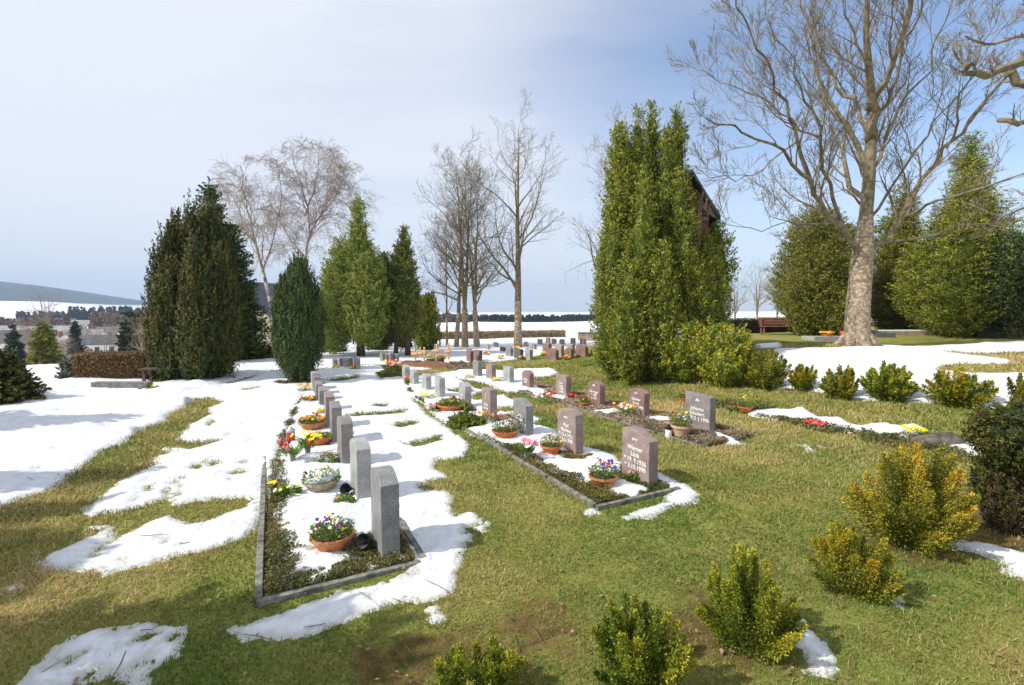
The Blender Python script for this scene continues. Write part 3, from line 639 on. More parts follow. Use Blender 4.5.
# ------------------------------------------------------------------ box bushes with visible shoots
twig_m = mat('brown_twig', (.10, .06, .03), (.22, .14, .07), scale=20, rough=.8)
def shoot_bush(P, wpx, hpx, nshoot, nleaf, leaf, m, label, group, seed, lean=0.0, name='box_bush'):
    g = np.random.default_rng(seed); Wm = wpx * mpp(P) / 2; Hm = hpx * mpp(P) * 1.06
    root = empty(name, P, label, 'bush', group); st = MB(); Pl, Al, Nl, Tl = [], [], [], []
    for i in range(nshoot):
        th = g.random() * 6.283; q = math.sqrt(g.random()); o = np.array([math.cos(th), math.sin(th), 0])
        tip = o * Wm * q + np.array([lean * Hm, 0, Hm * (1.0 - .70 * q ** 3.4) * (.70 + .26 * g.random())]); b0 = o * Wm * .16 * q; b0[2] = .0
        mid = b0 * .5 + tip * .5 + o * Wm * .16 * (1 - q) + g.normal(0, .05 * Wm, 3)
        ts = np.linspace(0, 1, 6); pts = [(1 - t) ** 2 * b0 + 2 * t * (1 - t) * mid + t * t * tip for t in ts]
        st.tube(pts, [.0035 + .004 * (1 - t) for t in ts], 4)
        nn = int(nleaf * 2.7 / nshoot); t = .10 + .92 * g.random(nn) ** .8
        c = (1 - t)[:, None] ** 2 * b0 + (2 * t * (1 - t))[:, None] * mid + (t * t)[:, None] * tip
        dirn = unit((tip - mid)[None] + np.zeros((nn, 3))); rad = Wm * (.30 + .14 * g.random()) * (1.12 - t) + Wm * .02
        d = unit(g.normal(0, 1, (nn, 3))); c = c + d * (rad * g.random(nn) ** .6)[:, None]
        Pl.append(c); Al.append(unit(dirn * .8 + d * .9 + g.normal(0, .3, (nn, 3)))); Nl.append(unit(d + np.array([0, 0, .9]) + g.normal(0, .5, (nn, 3))))
        Tl.append(np.clip(.04 + .46 * t + .15 * g.normal() + .17 * g.normal(0, 1, nn), 0, 1))  # leaf tint darkens toward the shoot base, painting in the bush's inner shade
    p = np.concatenate(Pl); p[:, 2] = np.maximum(p[:, 2], .01); L = leaf * (.65 + .7 * g.random(len(p)))
    st.build('stems', twig_m, root)
    leaves('foliage', p, np.concatenate(Al), np.concatenate(Nl), L, L * .55, m, np.concatenate(Tl), root, .3)
    return root
FG = 'box bushes growing in the foreground lawn'; HG = 'row of young box bushes along the snowy bank'
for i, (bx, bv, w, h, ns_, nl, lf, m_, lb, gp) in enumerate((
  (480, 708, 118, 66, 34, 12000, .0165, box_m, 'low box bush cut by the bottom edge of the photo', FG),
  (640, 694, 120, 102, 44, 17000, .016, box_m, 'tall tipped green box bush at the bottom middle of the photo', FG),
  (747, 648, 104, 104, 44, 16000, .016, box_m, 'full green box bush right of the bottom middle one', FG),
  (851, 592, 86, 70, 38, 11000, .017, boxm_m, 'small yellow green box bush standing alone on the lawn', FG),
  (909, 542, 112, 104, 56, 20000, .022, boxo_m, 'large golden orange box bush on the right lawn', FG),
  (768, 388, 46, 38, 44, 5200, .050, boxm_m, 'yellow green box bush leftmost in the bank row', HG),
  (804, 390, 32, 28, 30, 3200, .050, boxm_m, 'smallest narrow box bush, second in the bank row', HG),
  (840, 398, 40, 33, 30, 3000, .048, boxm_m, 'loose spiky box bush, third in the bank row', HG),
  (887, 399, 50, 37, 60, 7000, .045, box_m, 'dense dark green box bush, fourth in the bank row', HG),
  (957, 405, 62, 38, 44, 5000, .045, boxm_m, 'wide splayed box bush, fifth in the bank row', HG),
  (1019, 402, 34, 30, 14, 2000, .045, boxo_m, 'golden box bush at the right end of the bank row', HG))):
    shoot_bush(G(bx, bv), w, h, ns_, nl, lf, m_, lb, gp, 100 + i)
P = G(1003, 535)
rt = evergreen('yew_ball', P, [px_lobe(P, 984, 1062, 404, 460, 'lens'), px_lobe(P, 992, 1070, 406, 455, 'lens', .1), px_lobe(P, 992, 1070, 432, 532, 'egg', .15)], 50000, .03, yew_m, 'clipped dark yew ball on stems at the right edge', 'shrub', clump=.09, up=.5, amp=.12, seed=71, core=.72, inner=.05, stems=[(.12, .25, .03, .8), (.25, .2, .035, .8), (.4, .3, .03, .8)])
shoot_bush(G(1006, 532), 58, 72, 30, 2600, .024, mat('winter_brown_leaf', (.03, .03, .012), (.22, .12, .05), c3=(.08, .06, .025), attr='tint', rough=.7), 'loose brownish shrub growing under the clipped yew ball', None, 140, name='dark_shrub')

# ------------------------------------------------------------------ bare trees
def grow(mb, p, d, L, r, lev, g, up=.25, wig=.16, kids=7, ang=.75, shrink=.52, rmin=.004, droop=0.0, sides=(8, 6, 4, 3, 3)):
    n = 6 if lev < 3 else 3; pts = [Vector(p)]; d = Vector(d).normalized(); dirs = [d.copy()]
    for i in range(n):
        d = (d + Vector(g.normal(0, wig, 3)) + Vector((0, 0, up * .25 - droop * (i / n) * (1 if lev >= 2 else 0)))).normalized()
        pts.append(pts[-1] + d * (L / n)); dirs.append(d.copy())
    rad = [max(rmin, r * (1 - .78 * i / n)) for i in range(n + 1)]
    mb.tube(pts, rad, sides[min(lev, 4)])
    if lev >= 4 or L < .25: return
    limb_kids(mb, pts, rad, L, lev, g, up, wig, kids, ang, shrink, rmin, droop, sides)
def limb_kids(mb, pts, rad, L, lev, g, up, wig, kids, ang, shrink, rmin, droop, sides, tmin=.22):
    n = len(pts) - 1
    for k in range(kids):
        t = tmin + (1 - tmin) * (k + g.random()) / kids; f = min(t * n, n - .001); i = int(f); f -= i
        q = pts[i].lerp(pts[i + 1], f); ax = (pts[i + 1] - pts[i]).normalized(); rr = rad[i] * (1 - f) + rad[i + 1] * f
        o = Vector(g.normal(0, 1, 3)); o = (o - ax * o.dot(ax)).normalized(); a = ang * (.7 + .6 * g.random())
        dd = ax * math.cos(a) + o * math.sin(a) + Vector((0, 0, up * .6))
        LL = L * shrink * (1.15 - .62 * t) * (.7 + .6 * g.random())
        grow(mb, q, dd, LL, max(min(rr * .5, .02 + LL * .013), rmin), lev + 1, g, up, wig, min(max(3, kids - 1), 9 - lev), ang, shrink, rmin, droop, sides)
def limb(mb, P, path, Yd, r0, r1, g, lev=1, jy=1.0, kids=10, L=None, **kw):
    pts = []; dy = 0; dd = g.normal(0, jy)
    for i, (a, b) in enumerate(path):
        dy = dd * i / len(path); pts.append(at(a, b, Yd + dy) - P)
    # refine with small wiggles
    fine = []
    for i in range(len(pts) - 1):
        for s in range(3):
            q = pts[i].lerp(pts[i + 1], s / 3); fine.append(q + Vector(g.normal(0,   .06 if Yd < 22 else .05, 3)) * (0 if (i == 0 and s == 0) else 1))
    fine.append(pts[-1]); n = len(fine); rad = [r0 + (r1 - r0) * (i / (n - 1)) ** .8 for i in range(n)]
    mb.tube(fine, rad, 8)
    LL = L or sum((fine[i + 1] - fine[i]).length for i in range(n - 1)) * .62
    limb_kids(mb, fine, rad, LL, lev, g, kw.get('up', .35), kw.get('wig', .17), kids, kw.get('ang', .7), kw.get('shrink', .52), kw.get('rmin', .006), kw.get('droop', 0), (8, 6, 4, 3, 3), kw.get('tmin', .15))
maple_m = mat('grey_flaky_bark', (.20, .15, .10), (.50, .40, .28), scale=11, rough=.95, bump=1.0, bscale=30, c3=(.30, .235, .16), stops=(.36, .62))
limb_m = mat('olive_grey_limb', (.13, .105, .06), (.27, .22, .14), scale=6, rough=.9)
twigs_m = mat('grey_brown_twig', (.13, .10, .075), (.24, .19, .15), scale=6, rough=.9)
g = np.random.default_rng(5)
P = G(857, 346); Yd = P.y
root = empty('maple_tree', P, 'huge leafless maple with flaky pale bark on the snowy bank', 'tree')
tb = MB(); tp = [(858, 349), (857, 335), (858, 305), (861, 272), (863, 250), (866, 215), (869, 180), (871, 140), (872, 105), (869, 70), (866, 35), (868, -10), (872, -60)]
trr = [.52, .40, .36, .335, .315, .21, .19, .17, .14, .12, .09, .07, .04]
tb.tube([at(a, b, Yd) - P for a, b in tp[:6]], trr[:6], 16); [tb.tube([(math.cos(q_) * .22, math.sin(q_) * .22, .55), (math.cos(q_) * .42, math.sin(q_) * .42, .16), (math.cos(q_) * .80, math.sin(q_) * .80, -.10)], [.14, .15, .07], 8) for q_ in (.3, 1.5, 2.6, 3.7, 4.6, 5.5)]
tb.build('trunk', maple_m, root, smooth=True)
cb = MB(); cb.tube([at(a, b, Yd) - P for a, b in tp[5:]], trr[5:], 10)
for path, r0, r1, kd in (
  ([(860, 252), (845, 232), (828, 214), (810, 181), (782, 153), (745, 132), (705, 118)], .20, .03, 13),
  ([(811, 183), (797, 143), (786, 102), (766, 61), (741, 15), (725, -20)], .13, .02, 12),
  ([(845, 232), (826, 180), (822, 140), (808, 100), (790, 60), (770, 25)], .12, .02, 11),
  ([(870, 135), (856, 110), (838, 87), (818, 46), (803, 5), (790, -40)], .13, .025, 11),
  ([(871, 80), (858, 45), (845, 10), (835, -40)], .10, .02, 8),
  ([(872, 118), (888, 102), (900, 60), (907, 20), (912, -30)], .13, .025, 10),
  ([(872, 175), (882, 150), (897, 110), (925, 70), (945, 20), (960, -30)], .11, .02, 11),
  ([(868, 250), (890, 238), (905, 215), (920, 179), (946, 148), (987, 102), (1024, 51), (1060, 5)], .20, .04, 15),
  ([(905, 216), (940, 200), (966, 192), (1024, 174), (1070, 160)], .09, .02, 9),
  ([(878, 244), (920, 236), (966, 225), (1024, 221), (1060, 215)], .08, .02, 8),
  ([(866, 210), (846, 192), (836, 180), (828, 164)], .07, .03, 4),
  ([(855, 235), (820, 232), (790, 222), (750, 232), (715, 222)], .055, .012, 8),
  ([(868, 195), (856, 165), (842, 130), (832, 100)], .08, .02, 8),
  ([(864, 225), (905, 170), (935, 120), (985, 60), (1010, 20)], .09, .02, 11),
  ([(822, 140), (790, 120), (760, 95), (720, 80), (700, 70)], .06, .012, 9),
  ([(795, 143), (760, 170), (735, 180), (700, 170)], .05, .012, 8),
  ([(946, 148), (960, 110), (975, 60), (1000, 10)], .08, .02, 9)):
    limb(cb, P, path, Yd, r0 * .60, r1 * .6, g, jy=1.6, kids=kd, rmin=.0055, ang=.62, up=.32, L=3.4 + .8 * g.random())
for k in range(5):        # limbs toward and away from the camera
    a = k * 1.26 + .5; st = at(866, 230 - 30 * k, Yd) - P
    grow(cb, st, (math.cos(a) * .25, math.sin(a), .9), 5.5, .10, 1, g, up=.4, kids=8, rmin=.007, shrink=.5)
cb.build('crown', limb_m, root)
# neighbour at the right edge reaching in
P = Vector((17.5, 11.5, float(terrain(17.5, 11.5))))
root = empty('pruned_tree', P, 'bare tree just outside the right edge, lopped branches reaching in', 'tree')
tb = MB(); tb.tube([(0, 0, -.2), (0, 0, 1.5), (.1, 0, 4), (0, 0, 7.5)], [.42, .34, .3, .18], 12); tb.build('trunk', maple_m, root, smooth=True)
cb = MB()
for path, r0, r1, kd in (
  ([(1220, -40), (1100, 45), (1024, 62), (990, 72), (968, 76), (963, 66)], .14, .05, 7), ([(1225, 60), (1120, 100), (1052, 92), (1024, 84), (1006, 74)], .15, .08, 6),
  ([(1225, 120), (1100, 128), (1024, 123), (998, 120)], .10, .06, 3), ([(1225, 90), (1130, 60), (1060, 35), (1000, 40), (965, 36)], .08, .02, 7), ([(1225, 200), (1120, 215), (1040, 205), (1000, 218)], .07, .02, 7)):
    limb(cb, P, path, 11.5, r0, r1, g, jy=.6, kids=kd, rmin=.006, L=1.7, up=.3)
cb.build('crown', limb_m, root)

def slender(P, vt, r0, label, group, seed, fork=0, m=limb_m, tm=None, name='slender_tree', kids=20, width=.24, lean=0):
    g = np.random.default_rng(seed); H = ztop(P, vt) - P.z; root = empty(name, P, label, 'tree', group)
    tb = MB(); hs = .22 * H; tb.tube([(0, 0, -.2), (lean * .3, 0, hs * .5), (lean * .6, 0, hs)], [r0 * 1.3, r0, r0 * .92], 10); tb.build('trunk', tm or maple_m, root, smooth=True)
    cb = MB()
    for s in range(fork + 1):
        off = (s - fork / 2) * .09 * H; n = 9; pts = []; 
        for i in range(n + 1):
            f = i / n; pts.append(Vector((lean * .6 + off * f + g.normal(0, .05) * f + lean * f, g.normal(0, .12) * f, hs + (H - hs) * f * (1 - .06 * s))))
        rad = [max(.01, r0 * (.9 if not fork else .65) * (1 - .93 * i / n)) for i in range(n + 1)]
        cb.tube(pts, rad, 7)
        limb_kids(cb, pts, rad, H * width * 2.3, 1, g, .30, .14, kids, .95, .50, .006, 0, (8, 6, 4, 3, 3), .03)
    cb.build('crown', m, root); return root
SG = 'slender leafless trees beyond the graves'
for i, (bx, bv, vt, w, fork, ln, lb) in enumerate(((447, 346, 215, 2.2, 0, 0, 'thinnest bare tree at the left of the slender group'), (456, 348, 185, 4.5, 0, .3, 'bare tree second from left in the slender group'), (465, 348, 165, 6, 1, 0, 'forked bare tree in the middle of the slender group'),
      (477, 348, 175, 5.5, 1, -.2, 'bare forked tree at the right of the slender group'), (518, 348, 130, 7.5, 0, 0, 'tallest bare tree standing alone before the snowy field'))):
    P = G(bx, bv); slender(P, vt, w * mpp(P) / 2, lb, SG, 200 + i, fork, lean=ln, kids=21 if i > 1 else 15, width=.27 if i > 1 else .22)
P = at(612, 350, 30); P.z = float(terrain(P.x, P.y)); slender(P, 150, .2, 'bare tree half hidden behind the thuja clump', SG, 210, 0, kids=22, width=.3)
for i, (bx, Yd, vt) in enumerate(((735, 75, 284), (757, 75, 272), (777, 80, 280))):
    P = at(bx, 318, Yd); P.z = float(terrain(P.x, P.y)) - .2
    slender(P, vt, .22, ('left one of three small bare trees beyond the bank hedge', 'middle and tallest of three small bare trees beyond the bank hedge', 'right one of three small bare trees beyond the bank hedge')[i], 'bare trees on the skyline', 220 + i, 1, kids=9, width=.42)
# birches
birch_m = mat('birch_bark', (.10, .08, .07), (.48, .43, .38), scale=5, rough=.8, stops=(.4, .6)); btw_m = mat('birch_twig', (.25, .195, .16), (.42, .345, .295), scale=6, rough=.9)
for i, (paths, Yd, lb) in enumerate(((([(276, 362), (273, 312), (263, 271), (253, 230), (246, 200), (240, 165)], [(263, 271), (275, 235), (282, 195), (276, 160)], [(258, 250), (242, 220), (232, 190)]), 26, 'left drooping birch rising behind the yews'),
      (([(304, 362), (305, 300), (306, 259), (310, 230), (304, 194), (292, 150)], [(308, 240), (325, 205), (337, 165)], [(306, 215), (318, 180), (318, 152)], [(306, 259), (285, 232), (268, 200)], [(310, 225), (335, 200), (346, 175)]), 27, 'right broad birch rising behind the yews'))):
    P = at(*paths[0][0], Yd); P.z = float(terrain(P.x, P.y)); root = empty('birch_tree', P, lb, 'tree', 'birches behind the yews'); g = np.random.default_rng(300 + i)
    tb = MB(); pp = [at(a, b, Yd) - P for a, b in paths[0]]; pp[0].z = -.2; tb.tube(pp[:3], [.17, .12, .08], 10); tb.build('trunk', birch_m, root, smooth=True)
    cb = MB()
    for j, path in enumerate(paths):
        limb(cb, P, path[2:] if j == 0 else path, Yd, .075 if j == 0 else .055, .012, g, jy=1.2, kids=17, rmin=.006, droop=.9, up=.3, L=3.6, shrink=.6, tmin=.0)
    cb.build('crown', btw_m, root)

# ------------------------------------------------------------------ beds, kerbs, ground cover
kerb_m = mat('grey_kerb_stone', (.10, .10, .085), (.27, .26, .22), scale=14, rough=.9, bump=.5)
soil_m = mat('bed_soil', (.035, .026, .018), (.10, .075, .045), scale=22, rough=1, bump=.7)
kerbw = .055
def bed(i, front, left, right, ulen, label):
    v0, v1, u0, u1 = BEDS[i]; ox, oy = xy(u0, v0); root = empty('grave_bed', (ox, oy, 0), label, 'grave bed', 'long grave beds')
    g = np.random.default_rng(400 + i)
    def run(a, b, nm):
        L = math.hypot(b[0] - a[0], b[1] - a[1]); n = max(1, round(L / 1.0)); mb = MB()
        for k in range(n):
            f0, f1 = k / n + .004, (k + 1) / n - .004; m0 = ((a[0] + (b[0] - a[0]) * (f0 + f1) / 2), (a[1] + (b[1] - a[1]) * (f0 + f1) / 2))
            z = float(terrain(m0[0], m0[1])); mb.box((m0[0] - ox + g.normal(0, .004), m0[1] - oy + g.normal(0, .004), z - .052 + g.normal(0, .006)), (L * (f1 - f0), kerbw, .20), math.atan2(b[1] - a[1], b[0] - a[0]) + g.normal(0, .004))
        mb.build(nm, kerb_m, root, bevel=.006)
    run(xy(u0, v0 - kerbw * .5 - .003), xy(ulen, v0 - kerbw * .5 - .003), 'side_kerb')
    if front: run(xy(u0 - kerbw * .5, v0 - kerbw - .006), xy(u0 - kerbw * .5, v1 + .01), 'end_kerb')
    if right: run(xy(u0, v1 + kerbw * .5 + .012), xy(u0 + right, v1 + kerbw * .5 + .012), 'side_kerb')
    return root
bed(0, True, True, .9, uv(*hit(275, 458)[0])[0], 'long kerbed grave bed under the left headstone row, half buried in snow')
bed(1, True, True, 0, uv(*hit(421, 409)[0])[0], 'long kerbed grave bed under the middle headstone row with mossy planting')
bed(2, False, True, 0, uv(*hit(458, 379)[0])[0], 'long kerbed grave bed under the back headstone row planted with heather')
cover_m = mat('creeping_cover', (.05, .07, .022), (.36, .20, .07), c3=(.14, .15, .045), attr='tint', rough=.7, trans=.1)
mossy_m = mat('mossy_cover', (.05, .065, .015), (.30, .19, .06), c3=(.16, .15, .03), attr='tint', rough=.7, trans=.1)
heather_m = mat('faded_heather', (.12, .12, .05), (.62, .47, .36), c3=(.33, .24, .17), attr='tint', rough=.8, trans=.1)
for i, (m_, nn, sz, lb) in enumerate(((cover_m, 90000, .022, 'low green and rusty creeping plants covering the left grave bed'), (mossy_m, 100000, .022, 'mossy yellow green ground cover in the middle grave bed'), (heather_m, 110000, .026, 'faded pinkish heather in the back grave bed'), (cover_m, 16000, .03, 'thin green ground cover along the upper bed on the bank'))):
    v0, v1, u0, u1 = BEDS[i]; g = np.random.default_rng(500 + i); uu = u0 + (u1 - u0) * g.random(nn) ** 1.7; vv = v0 + (v1 - v0) * g.random(nn)
    x, y = xy(uu, vv); x = -SU * uu + CU * vv; y = CU * uu + SU * vv
    if i == 3: keepm = (snow_at(x, y) < .02) & (fbm(x * 3, y * 3, 1, 2) > -.15)
    else: keepm = (snow_at(x, y) < .015) & (fbm(x * 4, y * 4, 1, 3) > -.6)
    x, y = x[keepm], y[keepm]; nn = len(x); hump = np.clip(.045 + .06 * fbm(x * 5, y * 5, 6, 3), .004, .12)
    z = ground(x, y) + hump * g.random(nn); A = unit(g.normal(0, 1, (nn, 3)) + np.array([0, 0, .5])); Nn = unit(g.normal(0, .7, (nn, 3)) + np.array([0, 0, 1]))
    T_ = np.clip(.42 + .5 * fbm(x * 3, y * 3, 4, 3) + .2 * g.normal(0, 1, nn), 0, 1); L = sz * (.6 + .8 * g.random(nn)) * np.clip(y / 6, 1, 2)
    o = leaves('ground_cover', np.stack([x, y, z], 1), A, Nn, L, L * .6, m_, T_)
    tag(o, lb, 'ground cover', kind='stuff')

# ------------------------------------------------------------------ headstones
GREY = granite('grey_granite', (.13, .13, .13), (.22, .22, .215), (.36, .36, .35))
LGREY = granite('light_grey_granite', (.24, .24, .24), (.34, .34, .33), (.48, .48, .46))
RED = granite('red_granite', (.15, .11, .10), (.29, .215, .195), (.42, .33, .30))
RED2 = granite('brown_red_granite', (.12, .075, .065), (.25, .15, .13), (.36, .25, .22))
PINKG = granite('pinkish_grey_granite', (.13, .115, .11), (.23, .205, .195), (.36, .33, .31))
TAN = granite('tan_stone', (.30, .24, .17), (.40, .32, .24), (.5, .42, .33))
DARK = granite('dark_granite', (.05, .05, .055), (.10, .10, .10), (.2, .2, .2))
ins_m = mat('white_lettering', (.72, .70, .66), rough=.6); 
def outline(kind, w, h):
    a = w / 2
    if kind == 'arch': top = [(-a + w * k / 10, h - .16 * w * (2 * k / 10 - 1) ** 2) for k in range(11)]
    elif kind == 'round': top = [(-a, h - .30 * w)] + [(-a * math.cos(math.pi * k / 12), h - .30 * w + .30 * w * math.sin(math.pi * k / 12) ** .8) for k in range(1, 12)] + [(a, h - .30 * w)]
    elif kind == 'skew': top = [(-a, h - .10 * w), (-a * .93, h - .04 * w), (-a * .75, h), (-a * .1, h), (a * .15, h - .02 * w), (a * .4, h - .08 * w), (a * .7, h - .15 * w), (a, h - .19 * w)]
    elif kind == 'shoulder': top = [(-a, h - .16 * w), (-a * .8, h - .10 * w), (-a * .6, h - .02 * w), (-a * .4, h), (a * .5, h), (a * .8, h - .05 * w), (a, h - .12 * w)]
    elif kind == 'slope': top = [(-a, h), (a, h - .08 * w)]
    else: top = [(-a, h), (a, h)]
    return [(a, -.12), ] + list(reversed(top)) + [(-a, -.12)]
def textmesh(body, size, parent, y, z, name='inscription', x=0, m=None, font_scale=1.0):
    c = bpy.data.curves.new('t', 'FONT'); c.body = body; c.size = size; c.align_x = 'CENTER'; c.align_y = 'CENTER'; c.extrude = .0015; c.space_line = .95; c.offset = .0016
    o = bpy.data.objects.new('t', c); col.objects.link(o); dg = bpy.context.evaluated_depsgraph_get(); dg.update()
    me = bpy.data.meshes.new_from_object(o.evaluated_get(dg)); bpy.data.objects.remove(o); bpy.data.curves.remove(c)
    me.materials.clear(); me.materials.append(m or ins_m); q = bpy.data.objects.new(name, me); col.objects.link(q); q.parent = parent
    q.location = (x, y, z); q.rotation_euler = (R(90), 0, 0); return q
def ornament(kind, parent, y, z, s):
    mb = MB()
    if kind == 'mountain': 
        mb.prism([(-s, 0), (-s * .2, s * .75), (0, s * .9), (s * .25, s * .6), (s, 0)], y - .0015, y)
    elif kind == 'cross':
        mb.prism([(-s * .12, -s), (s * .12, -s), (s * .12, s), (-s * .12, s)], y - .0015, y); mb.prism([(-s * .5, s * .25), (-s * .125, s * .25), (-s * .125, s * .5), (-s * .5, s * .5)], y - .0015, y); mb.prism([(s * .125, s * .25), (s * .5, s * .25), (s * .5, s * .5), (s * .125, s * .5)], y - .0015, y)
    elif kind == 'roses':
        for k in (-1, 0, 1):
            mb.tube([(k * s * .6, y - .001, s * .1 + abs(k) * -.01), (k * s * .6 + .001, y - .001, s * .5)], s * .22, 8); mb.tube([(k * s * .6 - s * .4, y - .001, 0), (k * s * .6 + s * .1, y - .001, s * .25)], s * .07, 4)
    o = mb.build('ornament', ins_m, parent); o.location = (0, 0, z); return o
TH = R(-63)
def headstone(bx, bv, tv, w, kind, m, label, group, text=None, orn=None, thick=.15, base=True, rz=TH, fixh=None):
    P = G(bx, bv); P.z -= .0; H = fixh or (ztop(P, tv) - P.z)
    P.z -= .02; H += .02
    root = empty('headstone', P, label, 'headstone', group, rz + random.uniform(-.04, .04)); root.rotation_euler.y = random.uniform(-.015, .015)
    mb = MB().prism(outline(kind, w, H), -thick / 2, thick / 2); mb.build('stone_slab', m, root, bevel=.008)
    if text:
        sz_ = .082 * w / .5; ls_ = text.split('\n')
        for k_, tx_ in enumerate(ls_): textmesh(tx_, sz_, root, -thick / 2 - .001, H * .46 + ((len(ls_) - 1) / 2 - k_) * sz_ * .98)
    if orn: ornament(orn, root, -thick / 2 - .002, H * .80, .055)
    return root
A_, B_, C_ = 'left row of headstones', 'middle row of headstones', 'back row of headstones'
ordn = ['nearest', 'second', 'third', 'fourth', 'fifth', 'sixth', 'seventh', 'eighth', 'ninth', 'tenth', 'eleventh']
R1 = [(385.5, 551, 468, .50, 'arch', GREY), (361, 497.5, 438.6, .48, 'arch', LGREY), (345.5, 463.5, 416.8, .48, 'shoulder', PINKG), (336.3, 442, 403, .46, 'slope', PINKG), (330, 427, 393, .46, 'slope', RED), (323, 410, 386, .45, 'arch', GREY), (319, 400, 380.5, .45, 'arch', RED), (317, 394, 376, .45, 'flat', GREY), (314.8, 389.5, 372, .45, 'flat', LGREY)]
lab1 = ['tall grey arched headstone behind the pansy bowl, nearest in the left row', 'pale grey headstone beside the snow filled basket, second in the left row', 'pinkish grey headstone with darker side, third in the left row', 'narrow pinkish grey headstone, fourth in the left row', 'reddish headstone behind the orange primrose bowl, fifth in the left row', 'grey headstone, sixth in the left row', 'reddish headstone, seventh in the left row', 'grey headstone last but one in the left row', 'light grey headstone at the far end of the left row, by the slim yew']
for q, lb in zip(R1, lab1): headstone(*q, lb, A_, thick=.16)
NM = ['Werner\nLück\n* 19. 9.1936\n† 3.10.1999', 'Paul\nMarlene\n* 12.4.1921\n† 6.2.1998', 'Erna\nWeber\n* 1919  † 1997', 'Familie\nRichter', 'Hilde\nBauer']
R2 = [(639, 482, 429.5, .50, 'skew', RED, 'roses'), (570, 453, 409, .48, 'shoulder', RED, 'roses'), (523, 436.5, 399, .46, 'skew', GREY, None), (489.5, 421.5, 388.5, .44, 'flat', RED, 'cross'), (465, 409.5, 382, .42, 'arch', LGREY, None), (440, 398.5, 377, .42, 'flat', LGREY, None), (426.5, 391, 373.4, .42, 'arch', LGREY, None), (414.5, 386.5, 371, .42, 'flat', LGREY, None), (406, 382, 364.5, .42, 'arch', LGREY, None)]
lab2 = ['reddish headstone with roses and white lettering, nearest in the middle row', 'reddish headstone behind the orange pansy bowl, second in the middle row', 'dark grey headstone with sloping top behind the pink flower bowl, third in the middle row', 'small reddish headstone with a white cross, fourth in the middle row', 'pale grey headstone by the dwarf conifer, fifth in the middle row', 'pale grey flat topped headstone, sixth in the middle row', 'pale grey headstone, seventh in the middle row', 'narrow pale headstone, eighth in the middle row', 'pale grey headstone at the far end of the middle row']
for i, (q, lb) in enumerate(zip(R2, lab2)): headstone(*q[:6], lb, B_, text=NM[i] if i < 5 else None, orn=q[6])
R3 = [(699.5, 431.5, 393, .56, 'slope', PINKG, 'mountain', 'Johanna\nSchubert\n* 1912 † 1996'), (638.5, 416, 388, .50, 'arch', RED2, 'roses', 'Günther\nKraus\n* 1924 † 1995'), (596.3, 407.5, 380.5, .46, 'round', RED2, 'mountain', 'Elsa Vogel\n* 1908\n† 1995'), (563.3, 398, 375, .46, 'flat', RED, None, 'Kurt\nLange\n* 1920\n† 1994'), (528, 389.5, 370.3, .46, 'round', RED2, None, 'Martha\nHahn'), (508.4, 384.7, 366.5, .46, 'flat', LGREY, None, None), (491, 380.8, 364, .44, 'flat', RED, None, None), (477.5, 377.5, 361, .44, 'flat', GREY, None, None)]
lab3 = ['wide greyish headstone with a carved mountain, nearest in the back row', 'reddish headstone with arched top, second in the back row', 'round topped brown headstone with a white peak, third in the back row', 'flat topped reddish headstone by the red flowers, fourth in the back row', 'round shouldered brown headstone, fifth in the back row', 'light grey headstone, sixth in the back row', 'reddish headstone, seventh in the back row', 'grey headstone at the far end of the back row']
for i, (q, lb) in enumerate(zip(R3, lab3)): headstone(*q[:6], lb, C_, text=q[7], orn=q[6])
